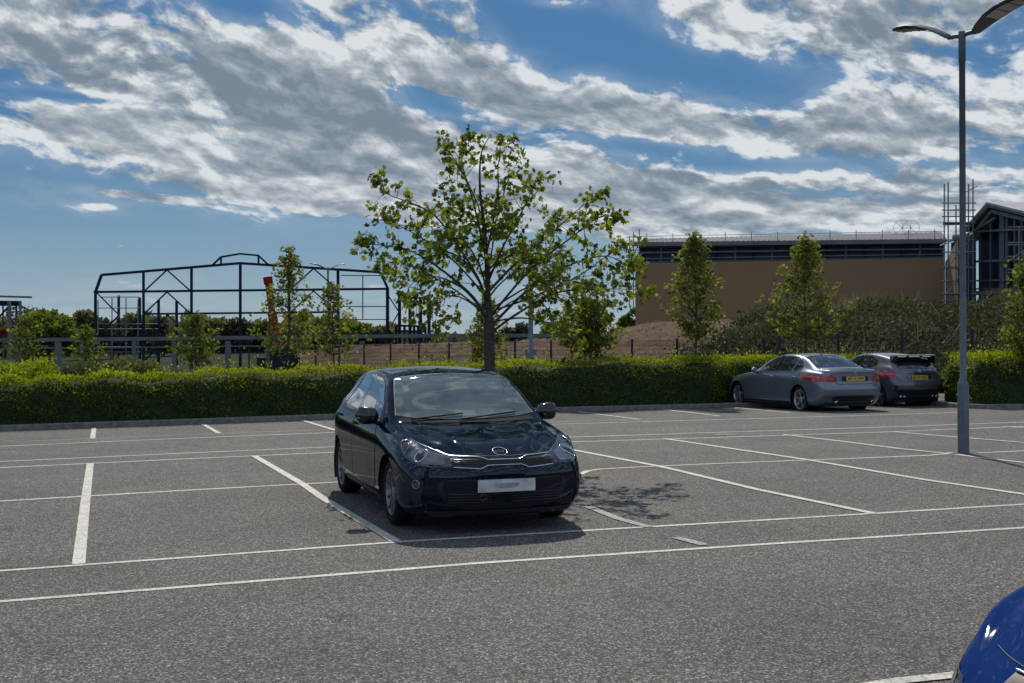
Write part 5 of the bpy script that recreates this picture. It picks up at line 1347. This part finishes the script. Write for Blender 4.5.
# -------- small dark hatchback
HATCH = dict(L=4.065, xa=.83, xb=3.41, r=.312, ra=.352, yin=.62, zcut=.95, zdash=.93,
    ztop=[(0, .672), (.05, .715), (.15, .765), (.45, .855), (.8, .915), (1.02, .945), (1.2, 1.03), (1.55, 1.245), (1.84, 1.388), (2.1, 1.435), (2.6, 1.455), (3.1, 1.44), (3.55, 1.395), (3.8, 1.32), (3.95, 1.18), (4.065, 1.0)],
    zbot=[(0, .170), (.4, .155), (3.6, .19), (4.065, .30)],
    zbelt=[(0, .60), (.12, .685), (.35, .765), (.8, .845), (1.2, .895), (2.0, .935), (3.0, .985), (3.5, 1.02), (3.8, 1.02), (4.065, .92)],
    yw=[(0, .725), (.04, .755), (.15, .80), (.4, .848), (.9, .8625), (3.2, .8625), (3.6, .845), (3.9, .79), (4.065, .715)],
    yb=[(0, .675), (.06, .708), (.2, .752), (.5, .80), (.9, .812), (1.3, .818), (3.0, .812), (3.5, .785), (3.9, .71), (4.065, .65)],
    yr=[(0, .50), (.2, .57), (.6, .645), (.95, .71), (1.15, .735), (1.55, .665), (1.9, .595), (2.4, .575), (3.2, .555), (3.7, .545), (4.065, .56)],
    zrail=[(0, .654), (.05, .697), (.15, .745), (.45, .838), (.8, .898), (1.02, .930), (1.2, 1.0), (1.55, 1.21), (1.84, 1.345), (2.2, 1.385), (2.6, 1.405), (3.1, 1.39), (3.55, 1.34), (3.8, 1.25), (3.95, 1.12), (4.065, .98)],
    xf=[(0, .02), (.2, -.02), (.3, -.07), (.42, -.10), (.52, -.10), (.60, -.085), (.68, -.045), (.75, .02), (1.5, .06)], xr=[(0, .12), (.3, .05), (.5, 0), (.7, .0), (.9, .03), (1.2, .10), (1.5, .15)], fbow=.165, rbow=.12, crease=.016)
def hatchback(label, name, loc, rotz, paint, see=True, full=True):
    c = Car(HATCH if full else dict(HATCH, crease=0.), label, 'car', name, loc, rotz, paint)
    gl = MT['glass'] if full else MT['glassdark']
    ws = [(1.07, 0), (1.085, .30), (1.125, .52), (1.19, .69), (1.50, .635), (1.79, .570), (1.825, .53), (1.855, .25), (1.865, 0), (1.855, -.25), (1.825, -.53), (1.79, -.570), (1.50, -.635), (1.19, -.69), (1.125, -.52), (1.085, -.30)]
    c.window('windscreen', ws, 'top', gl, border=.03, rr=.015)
    side = ((1, -1))
    c.window('front_window', [(1.42, .950), (2.425, .995), (2.425, 1.365), (2.10, 1.350), (1.83, 1.285), (1.54, 1.12)], 'side', MT['glassdark'], side, border=.018, rr=.02)
    c.window('rear_window', [(2.53, 1.0), (3.20, 1.035), (3.18, 1.16), (3.05, 1.345), (2.75, 1.372), (2.53, 1.372)], 'side', MT['glassdark'], side, border=.018, rr=.02)
    c.window('quarter_window', [(3.25, 1.045), (3.50, 1.075), (3.36, 1.215), (3.16, 1.325), (3.21, 1.20)], 'side', MT['glassdark'], side, border=.015, rr=.02)
    c.panel('pillar_trim', [(2.428, .985), (2.527, .99), (2.527, 1.385), (2.428, 1.38)], 'side', MT['gloss'], .003, sides=side)
    c.panel('mirror_sail', [(1.27, .935), (1.41, .945), (1.52, 1.11), (1.45, 1.085)], 'side', MT['black'], .003, sides=side)
    c.window('tailgate_window', [(-.50, 1.05), (.50, 1.05), (.46, 1.25), (-.46, 1.25)], 'rear', MT['glassdark'], see=False)
    c.body()
    # doors: skin over a dark shut line
    def door(poly):
        d = c.panel('door', rnd(inset(poly, .005), .05), 'side', c.paint, .0035, sides=side)
        for o, sg in zip(d, side): c.panel('shut_line', rnd(inset(poly, -.003), .05), 'side', MT['black'], .0015, o, (sg,), hole=rnd(inset(poly, .009), .05))
        return d
    fd = door([(1.335, .30), (2.455, .30), (2.475, .62), (2.47, .96), (1.42, .915), (1.31, .74)])
    rd = door([(2.475, .30), (2.98, .30), (3.06, .55), (3.22, .70), (3.34, .80), (3.42, 1.00), (2.485, .965)])
    for dl, hx, hz in ((fd, 2.30, .865), (rd, 3.20, .905)):
        for o, sg in zip(dl, side):
            q = [c.proj(FR['side'], hx+t*.17, hz+.006*t, .026 if 0 < t < 1 else .006) for t in (0, .15, .5, .85, 1)]
            m = MB(); m.tube([V3((p.x, p.y*sg, p.z)) for p in q], [.011, .014, .014, .014, .011], 8); c.child(m, 'handle', c.paint, o)
    c.panel('sill_trim', [(1.24, .215), (2.98, .22), (2.98, .27), (1.24, .265)], 'side', MT['black'], .004, sides=side)
    c.line('belt_trim', [(1.42, .935), (2.0, .968), (2.6, .998), (3.25, 1.035), (3.52, 1.065)], 'side', .007, MT['gloss'], .003, sides=side)
    if full: c.mirror(1.42, .995, .735, 1.02, .175, MT['gloss'])
    # lamps
    D = diag(38)
    hp = [(.275, .622), (.28, .668), (.45, .712), (.68, .775), (.88, .828), (.945, .825), (.925, .765), (.84, .690), (.72, .640), (.54, .615)]
    if not full: hp = [(.50, .590), (.53, .640), (.75, .675), (.95, .705), (.90, .645), (.72, .60)]
    h = c.panel('headlight', rnd(hp, .03), D, MT['lensdark'], .004, sides=side, grid=.025)
    if not full:
        for o, sg in zip(h, side):
            for k in range(3): c.panel('reflector', rnd([(.56+.11*k, .604+.018*k), (.58+.11*k, .638+.018*k), (.66+.11*k, .652+.018*k), (.65+.11*k, .616+.018*k)], .01), D, MT['lens'], .006, o, (sg,))
    for o, sg in zip(h, side) if full else ():
        c.panel('reflector', rnd([(.40, .634), (.44, .698), (.66, .752), (.74, .765), (.80, .70), (.70, .655), (.54, .632)], .03), D, MT['lens'], .006, o, (sg,))
        c.ring('projector_ring', (.655, .698), .046, .005, D, MT['chrome'], .010, o, (sg,))
        c.panel('projector', [(.655+.034*math.cos(t), .698+.034*math.sin(t)) for t in np.linspace(0, 6.283, 17)[:-1]], D, MT['gloss'], .009, o, (sg,))
        c.line('running_light', [(.835, .708), (.895, .765), (.915, .812), (.865, .812), (.80, .765), (.835, .708)], D, .006, MT['lens'], .008, o, (sg,))
        c.line('bright_edge', [(.28, .672), (.45, .716), (.68, .779), (.88, .832)], D, .0035, MT['chrome'], .004, o, (sg,))
    gp = [(-.455, .700), (-.22, .690), (-.15, .668), (.15, .668), (.22, .690), (.455, .700), (.47, .660), (.455, .612), (.22, .594), (.15, .622), (-.15, .622), (-.22, .594), (-.455, .612), (-.47, .660)]
    g_ = c.panel('grille', gp, 'front', MT['black'], .006)[0]
    c.line('grille_surround', gp[:6], 'front', .0055, MT['chrome'], .010, g_); c.line('grille_surround', gp[7:13], 'front', .0055, MT['chrome'], .010, g_)
    for z in (.64, .655, .67): c.line('grille_bar', [(-.44, z), (-.25, z-.003)], 'front', .003, MT['lensdark'], .009, g_, n=5); c.line('grille_bar', [(.25, z-.003), (.44, z)], 'front', .003, MT['lensdark'], .009, g_, n=5)
    # lower intake, number plate, fog lamps, splitter
    it = c.panel('lower_intake', rnd([(-.60, .475), (-.50, .505), (.50, .505), (.60, .475), (.56, .34), (.44, .245), (-.44, .245), (-.56, .34)], .05), 'front', MT['black'], .005)[0]
    for z in (.30, .325, .35, .375): c.line('intake_bar', [(-.50, z), (.50, z)], 'front', .005, MT['gloss'], .010, it, n=12)
    c.panel('intake_cover', rnd([(-.54, .40), (-.54, .49), (.54, .49), (.54, .40)], .02), 'front', MT['paint_navy'] if full else c.paint, .010, it)
    c.panel('radar_cover', rnd([(-.06, .30), (.11, .30), (.13, .375), (-.08, .375)], .015), 'front', MT['gloss'], .014, it)
    c.ring('parking_sensor', (.20, .345), .028, .006, 'front', MT['lensdark'], .014, it)
    F = diag(30)
    fp = c.panel('fog_lamp', rnd([(.62, .50), (.69, .52), (.755, .47), (.755, .32), (.71, .27), (.655, .32)], .03), F, MT['black'], .005, sides=side)
    for o, sg in zip(fp, side):
        c.ring('fog_ring', (.69, .462), .036, .007, F, MT['lens'], .012, o, (sg,))
        c.panel('fog_lens', [(.69+.026*math.cos(t), .462+.026*math.sin(t)) for t in np.linspace(0, 6.283, 17)[:-1]], F, MT['lensdark'], .010, o, (sg,))
    c.panel('splitter', rnd([(-.66, .222), (.66, .222), (.64, .185), (-.64, .185)], .02), 'front', MT['black'], .010)
    c.line('bonnet_shut_line', [(-.62, .728), (-.40, .708), (0, .694), (.40, .708), (.62, .728)], 'front', .003, MT['black'], .001)
    # bonnet creases
    if full:
        pl, x = c.plate((0, .445), 'front', MT['platew'], .52, .111, .03)
        m = MB(); m.add([(x-.0085, .0+.11*math.cos(t)*(1+.2*math.sin(3*t)), .445+.03*math.sin(t)*(1+.25*math.cos(2*t))) for t in np.linspace(0, 6.283, 15)[:-1]], [list(range(14))]); c.child(m, 'smudge', MT['platesmudge'], pl)
        e = c.ring('emblem', (0, .728), .064, .0042, 'front', MT['chrome'], .006, sq=.46)[0]
        p = c.proj(FR['front'], 0, .728, .012)
        c.text('KIA', p.x-.004, 0, .728, .036, .092, 1, MT['skin'], e)
    else:
        c.plate((0, .445), 'front', MT['platew'], .52, .111, .03)
    for a, b in (((1.08, .56), (1.15, .04)), ((1.04, .10), (1.17, -.50))):
        q = [c.proj(FR['top'], a[0]+(b[0]-a[0])*t, a[1]+(b[1]-a[1])*t, .018) for t in np.linspace(0, 1, 8)]
        m = MB(); m.tube(q, .008, 5); c.child(m, 'wiper', MT['rubber'])
    c.panel('scuttle', [(1.06, -.66), (1.0, -.4), (.985, 0), (1.0, .4), (1.06, .66), (1.15, .64), (1.11, .5), (1.07, .3), (1.055, 0), (1.07, -.3), (1.11, -.5), (1.15, -.64)], 'top', MT['rubber'], .003)
    if full: c.interior(1.62, 3.0)
    tl = c.panel('tail_light', rnd([(.55, .78), (.86, .82), (.86, .98), (.60, .95)], .03), diag(40, True), MT['tail'], .004, sides=side)
    return c
def wheel_pose(c): pass
def place(front_axle_xy, heading, sp):
    """root position (front centre of the car on the ground) and rotation from the front axle point and travel direction"""
    h = Vector((heading[0], heading[1], 0)).normalized(); th = math.atan2(-h.y, -h.x)
    p = Vector((front_axle_xy[0], front_axle_xy[1], 0))+h*sp['xa']; p.z = zg(p.x, p.y)
    return p, th
cyw = -.0442
p, th = place((3.925, 11.33), (math.sin(cyw), -math.cos(cyw)), HATCH)
rio = hatchback('dark navy five-door hatchback facing the camera with a blank white front plate', 'hatchback_car', p, th, MT['paint_navy'])
rio.wheels(10, MT['alloydark'], None, .205, .70)
rio.root.scale = (1.0, 1.035, 1.0)

# -------- grey saloon seen from behind
SALOON = dict(L=4.90, xa=.85, xb=3.82, r=.335, ra=.375, yin=.66, zcut=.98, zdash=.92, zwide=.56,
    ztop=[(0, .66), (.06, .70), (.2, .765), (.6, .86), (1.1, .94), (1.45, .99), (1.7, 1.09), (2.1, 1.30), (2.4, 1.405), (2.75, 1.455), (3.1, 1.462), (3.45, 1.43), (3.75, 1.35), (4.05, 1.215), (4.28, 1.125), (4.42, 1.108), (4.7, 1.10), (4.84, 1.085), (4.9, 1.03)],
    zbot=[(0, .22), (.4, .17), (4.4, .20), (4.9, .30)],
    zbelt=[(0, .58), (.15, .67), (.45, .76), (1.0, .855), (1.5, .92), (2.5, .965), (3.5, .985), (4.2, .99), (4.7, .96), (4.9, .90)],
    yw=[(0, .76), (.06, .80), (.2, .85), (.5, .90), (.9, .93), (3.9, .93), (4.4, .905), (4.7, .865), (4.84, .83), (4.9, .78)],
    yb=[(0, .68), (.2, .78), (.5, .84), (1.0, .875), (1.5, .885), (3.5, .885), (4.2, .86), (4.7, .805), (4.9, .72)],
    yr=[(0, .52), (.5, .64), (1.1, .72), (1.45, .745), (1.8, .71), (2.2, .63), (2.6, .60), (3.2, .595), (3.6, .595), (4.0, .64), (4.3, .70), (4.6, .70), (4.9, .64)],
    zrail=[(0, .64), (.2, .745), (.6, .838), (1.1, .918), (1.45, .97), (1.7, 1.06), (2.1, 1.265), (2.4, 1.36), (2.75, 1.405), (3.1, 1.408), (3.45, 1.37), (3.75, 1.285), (4.05, 1.16), (4.28, 1.085), (4.42, 1.075), (4.7, 1.068), (4.84, 1.05), (4.9, 1.0)],
    xf=[(0, .10), (.3, .03), (.45, 0), (.6, .02), (.75, .10), (1.5, .1)], xr=[(0, .18), (.3, .10), (.5, .02), (.62, 0), (.7, .02), (.78, .05), (1.0, .04), (1.08, .01), (1.5, .01)], fbow=.17, rbow=.13)
def saloon(label, loc, rotz):
    c = Car(SALOON, label, 'car', 'saloon_car', loc, rotz, MT['paint_silver']); side = (1, -1)
    gd = MT['glassdark']
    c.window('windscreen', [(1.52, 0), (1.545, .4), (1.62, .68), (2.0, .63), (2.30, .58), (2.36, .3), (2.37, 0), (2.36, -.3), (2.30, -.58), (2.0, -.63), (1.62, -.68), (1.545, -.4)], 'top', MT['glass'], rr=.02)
    c.window('rear_screen', [(3.52, 0), (3.525, .3), (3.56, .545), (3.9, .57), (4.19, .635), (4.235, .4), (4.245, 0), (4.235, -.4), (4.19, -.635), (3.9, -.57), (3.56, -.545), (3.525, -.3)], 'top', gd, rr=.03, see=False)
    c.window('front_window', [(1.86, .985), (2.70, 1.015), (2.70, 1.385), (2.42, 1.34), (2.08, 1.17)], 'side', gd, side, .018, .02)
    c.window('rear_window', [(2.78, 1.02), (3.40, 1.03), (3.40, 1.345), (3.1, 1.385), (2.78, 1.388)], 'side', gd, side, .018, .02)
    c.window('quarter_window', [(3.45, 1.035), (3.74, 1.05), (3.80, 1.09), (3.68, 1.235), (3.45, 1.335)], 'side', gd, side, .015, .05)
    c.panel('pillar_trim', [(2.705, 1.01), (2.775, 1.012), (2.775, 1.395), (2.705, 1.392)], 'side', MT['gloss'], .003, sides=side)
    c.line('window_trim', [(1.84, .978), (2.74, 1.006), (3.45, 1.022), (3.78, 1.045), (3.83, 1.09), (3.70, 1.25), (3.45, 1.357), (3.1, 1.402), (2.7, 1.402), (2.40, 1.357), (2.05, 1.18), (1.84, .978)], 'side', .007, MT['chrome'], .002, sides=side, n=5)
    c.body()
    def door(poly):
        d = c.panel('door', rnd(inset(poly, .005), .05), 'side', c.paint, .0035, sides=side)
        for o, sg in zip(d, side): c.panel('shut_line', rnd(inset(poly, -.003), .05), 'side', MT['black'], .0015, o, (sg,), hole=rnd(inset(poly, .009), .05))
        return d
    fd = door([(1.55, .30), (2.72, .30), (2.74, .98), (1.78, .945), (1.52, .80)]); rd = door([(2.74, .30), (3.36, .30), (3.45, .55), (3.62, .72), (3.80, .82), (3.84, 1.0), (2.76, .985)])
    for dl, hx, hz in ((fd, 2.48, .865), (rd, 3.52, .885)):
        for o, sg in zip(dl, side):
            q = [c.proj(FR['side'], hx+t*.19, hz+.006*t, .026 if 0 < t < 1 else .006) for t in (0, .15, .5, .85, 1)]
            m = MB(); m.tube([V3((p.x, p.y*sg, p.z)) for p in q], [.011, .014, .014, .014, .011], 8); c.child(m, 'handle', c.paint, o)
    c.panel('sill_trim', [(1.3, .21), (3.40, .21), (3.40, .26), (1.3, .26)], 'side', MT['black'], .004, sides=side)
    c.mirror(1.88, 1.02, .86, 1.08, .14, c.paint)
    D = diag(42, True)
    # tail lamps wrap round the corner
    tp = [(.23, .80), (.25, .915), (.42, .935), (.68, .965), (1.02, .965), (1.05, .87), (.95, .80), (.62, .795)]
    D = diag(30, True)
    off = 4.9*math.sin(R(30))
    tp = [(u-off+.02, v) for u, v in [(.44, .80), (.46, .910), (.75, .955), (1.02, .975), (1.28, .975), (1.26, .87), (1.06, .79)]]
    t = c.panel('tail_light', rnd(tp, .03), D, MT['tail'], .005, sides=side, grid=.03)
    for o, sg in zip(t, side):
        c.line('light_bar', [(p[0]*.985, p[1]) for p in [(tp[1][0]+.05, .872), (tp[2][0], .895), (tp[3][0]+.05, .90)]], D, .010, MT['tailhi'], .008, o, (sg,))
        c.line('light_bar', [(tp[0][0]+.06, .838), (tp[2][0], .850), (tp[3][0], .855)], D, .008, MT['tailhi'], .008, o, (sg,))
    lid = c.panel('boot_recess', rnd([(-.37, .80), (-.37, .925), (.37, .925), (.37, .80)], .03), 'rear', MT['black'], .003)
    c.line('boot_shut_line', [(-.70, 1.03), (-.60, .93), (-.53, .79), (-.46, .735), (.46, .735), (.53, .79), (.60, .93), (.70, 1.03)], 'rear', .005, MT['black'], .001)
    c.line('boot_lip', [(-.66, 1.085), (0, 1.095), (.66, 1.085)], 'rear', .012, c.paint, .004)
    c.plate((0, .862), 'rear', MT['platey'], .52, .111, .012, 'WT16 XPX', -1)
    p = c.proj(FR['rear'], 0, .985, .006); m = MB(); m.lathe_y([(.0, 0), (.036, 0)], 20); 
    e = c.panel('badge', [(.040*math.cos(t), .985+.040*math.sin(t)) for t in np.linspace(0, 6.283, 21)[:-1]], 'rear', MT['gloss'], .004)[0]
    c.ring('badge_ring', (0, .985), .038, .005, 'rear', MT['chrome'], .007, e)
    for k in range(4):
        t0 = k*math.pi/2; P = [(0, .985)]+[(.026*math.cos(a), .985+.026*math.sin(a)) for a in np.linspace(t0, t0+math.pi/2, 6)]
        c.panel('badge_quarter', P, 'rear', MT['paint_blue'] if k % 2 else MT['skin'], .006, e)
    c.panel('rear_diffuser', rnd([(-.62, .42), (-.52, .455), (.52, .455), (.62, .42), (.56, .31), (-.56, .31)], .04), 'rear', MT['black'], .005)
    c.line('bumper_crease', [(-.80, .50), (0, .50), (.80, .50)], 'rear', .006, c.paint, .003)
    c.panel('reflector', rnd([(.64, .40), (.80, .41), (.80, .435), (.64, .43)], .008), 'rear', MT['tail'], .006, sides=side)
    for sg in (1, -1):
        m = MB(); m.lathe_y([(.03, 0), (.036, .0), (.036, .14), (.03, .14)], 16, 0, (0, 0, 0)); vs = m.v; m.v = [(4.70+v[1], sg*.50+v[0], .30+v[2]) for v in vs]; c.child(m, 'exhaust', MT['chrome'])
    m = MB(); f = c.proj(FR['top'], 3.40, 0, 0); m.add([(f.x-.10, -.018, f.z-.01), (f.x+.06, -.03, f.z-.01), (f.x+.06, .03, f.z-.01), (f.x-.10, .018, f.z-.01), (f.x+.055, 0, f.z+.06)], [(0, 1, 4), (1, 2, 4), (2, 3, 4), (3, 0, 4)]); c.child(m, 'roof_fin', c.paint)
    h = c.panel('headlight', rnd([(.55, .60), (.55, .70), (.95, .76), (1.08, .74), (.95, .63)], .03), diag(38), MT['lens'], .004, sides=side)
    c.interior(2.0, 3.4)
    return c
p = Vector((19.95, 32.3, 0)); th = -1.592; p.z = zg(p.x, p.y)+.02
bm_ = saloon('blue-grey four-door saloon parked nose to the hedge seen from behind', p, th)
bm_.root.scale = (1.09, 1.09, 1.08)
bm_.wheels(5, MT['alloy'], None, .235, .74, True)

# -------- dark grey hatch with a roof spoiler
SPORT = dict(L=4.36, xa=.90, xb=3.60, r=.325, ra=.362, yin=.64, zcut=.98, zdash=.94, zwide=.55,
    ztop=[(0, .70), (.06, .74), (.2, .80), (.6, .89), (1.0, .96), (1.25, 1.01), (1.5, 1.12), (1.9, 1.32), (2.2, 1.405), (2.6, 1.434), (3.0, 1.425), (3.5, 1.375), (3.85, 1.315), (4.02, 1.23), (4.2, 1.10), (4.36, .98)],
    zbot=[(0, .21), (.4, .17), (3.9, .20), (4.36, .33)],
    zbelt=[(0, .60), (.15, .69), (.5, .80), (1.0, .88), (1.4, .925), (2.5, .965), (3.5, 1.02), (3.9, 1.03), (4.2, .98), (4.36, .90)],
    yw=[(0, .74), (.06, .78), (.2, .825), (.5, .87), (.9, .89), (3.6, .89), (4.0, .87), (4.2, .83), (4.30, .80), (4.36, .75)],
    yb=[(0, .66), (.2, .75), (.5, .81), (1.0, .84), (3.4, .84), (3.8, .80), (4.1, .75), (4.36, .68)],
    yr=[(0, .5), (.5, .62), (1.0, .69), (1.25, .71), (1.6, .67), (2.0, .595), (2.4, .575), (3.2, .565), (3.8, .555), (4.1, .60), (4.36, .60)],
    zrail=[(0, .68), (.2, .78), (.6, .87), (1.0, .938), (1.25, .985), (1.5, 1.08), (1.9, 1.275), (2.2, 1.355), (2.6, 1.383), (3.0, 1.372), (3.5, 1.32), (3.85, 1.255), (4.02, 1.17), (4.2, 1.06), (4.36, .95)],
    xf=[(0, .10), (.3, .03), (.45, 0), (.6, .02), (.75, .10), (1.5, .1)], xr=[(0, .18), (.33, .10), (.5, .02), (.64, 0), (.72, .03), (.8, .06), (1.0, .07), (1.2, .06), (1.5, .05)], fbow=.17, rbow=.15)
def sport(label, loc, rotz):
    c = Car(SPORT, label, 'car', 'hatchback_car', loc, rotz, MT['paint_grey']); side = (1, -1); gd = MT['glassdark']
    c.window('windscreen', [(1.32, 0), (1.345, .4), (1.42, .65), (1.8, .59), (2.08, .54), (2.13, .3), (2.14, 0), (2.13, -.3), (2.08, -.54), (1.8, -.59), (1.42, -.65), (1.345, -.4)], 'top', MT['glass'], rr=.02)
    c.window('front_window', [(1.66, .99), (2.42, 1.01), (2.42, 1.355), (2.15, 1.33), (1.86, 1.18)], 'side', gd, side, .018, .02)
    c.window('rear_window', [(2.50, 1.012), (3.10, 1.045), (3.38, 1.10), (3.30, 1.235), (3.0, 1.335), (2.50, 1.36)], 'side', gd, side, .018, .04)
    c.panel('pillar_trim', [(2.425, 1.0), (2.495, 1.0), (2.495, 1.37), (2.425, 1.368)], 'side', MT['gloss'], .003, sides=side)
    c.window('tailgate_window', [(-.60, 1.03), (.60, 1.03), (.50, 1.255), (-.50, 1.255)], 'rear', gd, rr=.05, see=False)
    c.body()
    def door(poly):
        d = c.panel('door', rnd(inset(poly, .005), .05), 'side', c.paint, .0035, sides=side)
        for o, sg in zip(d, side): c.panel('shut_line', rnd(inset(poly, -.003), .05), 'side', MT['black'], .0015, o, (sg,), hole=rnd(inset(poly, .009), .05))
    door([(1.45, .30), (2.44, .30), (2.46, .98), (1.62, .95), (1.42, .80)]); door([(2.46, .30), (3.10, .30), (3.2, .55), (3.36, .72), (3.55, .85), (3.5, 1.0), (2.48, .985)])
    c.mirror(1.66, 1.03, .82, 1.03, .14, c.paint)
    D = diag(32, True); off = 4.36*math.sin(R(32))
    tp = [(u-off, v) for u, v in [(.58, .83), (.60, .925), (.80, .965), (1.06, .985), (1.30, .97), (1.28, .87), (1.08, .80), (.80, .80)]]
    t = c.panel('tail_light', rnd(tp, .04), D, MT['tail'], .006, sides=side, grid=.03)
    for o, sg in zip(t, side): c.panel('light_strip', rnd([(tp[0][0]+.06, .872), (tp[3][0], .892), (tp[4][0]-.10, .898), (tp[4][0]-.10, .918), (tp[3][0], .918), (tp[0][0]+.06, .898)], .01), D, MT['tailhi'], .009, o, (sg,))
    c.panel('plate_recess', rnd([(-.40, .76), (-.36, .91), (.36, .91), (.40, .76)], .03), 'rear', MT['lensdark'], .003)
    c.plate((0, .812), 'rear', MT['platey'], .52, .111, .014, 'EA17 VND', -1)
    c.line('handle_bar', [(-.36, .915), (0, .922), (.36, .915)], 'rear', .010, MT['gloss'], .006)
    e = c.ring('badge', (0, .968), .038, .005, 'rear', MT['chrome'], .006)[0]
    for a in (90, 210, 330): c.line('badge_spoke', [(0, .968), (.036*math.cos(R(a)), .968+.036*math.sin(R(a)))], 'rear', .004, MT['chrome'], .006, e, n=2)
    c.line('tailgate_shut_line', [(-.72, 1.0), (-.66, .80), (-.58, .70), (.58, .70), (.66, .80), (.72, 1.0)], 'rear', .005, MT['black'], .001)
    c.panel('rear_diffuser', rnd([(-.70, .43), (-.62, .50), (.62, .50), (.70, .43), (.60, .335), (-.60, .335)], .05), 'rear', MT['black'], .005)
    c.panel('side_vent', rnd([(.66, .44), (.66, .60), (.74, .64), (.78, .46)], .02), 'rear', MT['black'], .005, sides=side)
    m = MB()       # roof spoiler: top blade with end plates
    for z0, x0, x1, w in ((1.325, 3.72, 4.10, .60),):
        prism(m, [(x0, -w*.92, z0+.02), (x1, -w, z0-.012), (x1+.01, -w, z0+.012), (x0, -w*.92, z0+.045)], (0, 2*w*.96, 0))
    for sg in (1, -1):
        prism(m, [(3.80, sg*.60, 1.20), (4.08, sg*.60, 1.17), (4.16, sg*.60, 1.345), (4.06, sg*.60, 1.365), (3.74, sg*.58, 1.33)], (0, .018*sg, 0))
        prism(m, [(3.98, sg*.22, 1.35), (4.10, sg*.22, 1.335), (4.10, sg*.22, 1.385), (4.03, sg*.22, 1.385)], (0, .014, 0))
    prism(m, [(3.96, -.66, 1.375), (4.13, -.66, 1.36), (4.14, -.66, 1.378), (3.98, -.66, 1.392)], (0, 1.32, 0))
    c.child(m, 'roof_spoiler', MT['gloss'])
    for sg in (1, -1):
        for yy in (.46, .58):
            m = MB(); m.lathe_y([(.032, 0), (.04, .0), (.04, .14), (.032, .14)], 16); m.v = [(4.16+v[1], sg*yy+v[0]*1.2, .315+v[2]*.8) for v in m.v]; c.child(m, 'exhaust', MT['chrome'])
    c.panel('headlight', rnd([(.55, .62), (.55, .72), (.95, .79), (1.05, .77), (.95, .66)], .03), diag(38), MT['lens'], .004, sides=side)
    c.interior(1.8, 3.1)
    return c
p = Vector((23.42, 32.9, 0)); th = -1.66; p.z = zg(p.x, p.y)+.02
mc = sport('dark grey hatchback with black roof spoiler parked beside the saloon', p, th)
mc.root.scale = (1.05, .98, 1.09)
mc.wheels(5, MT['alloydark'], None, .235, .74, True)

hx, hd = -.80, -.60
hw_ = axR*hx/np.linalg.norm(axR)+np.array([axF[0], axF[1], 0])*hd
O = np.array([axR[0], axR[1]])*1.86+np.array([axF[0], axF[1]])*3.54-np.array([axR[0], axR[1]])*.03
bc = hatchback('royal blue car cut off by the bottom right corner of the photo', 'hatchback_car', (O[0], O[1], 0), math.atan2(-hw_[1], -hw_[0]), MT['paint_blue'], full=False)
bc.wheels(5, MT['alloy'], None, .205, .70)
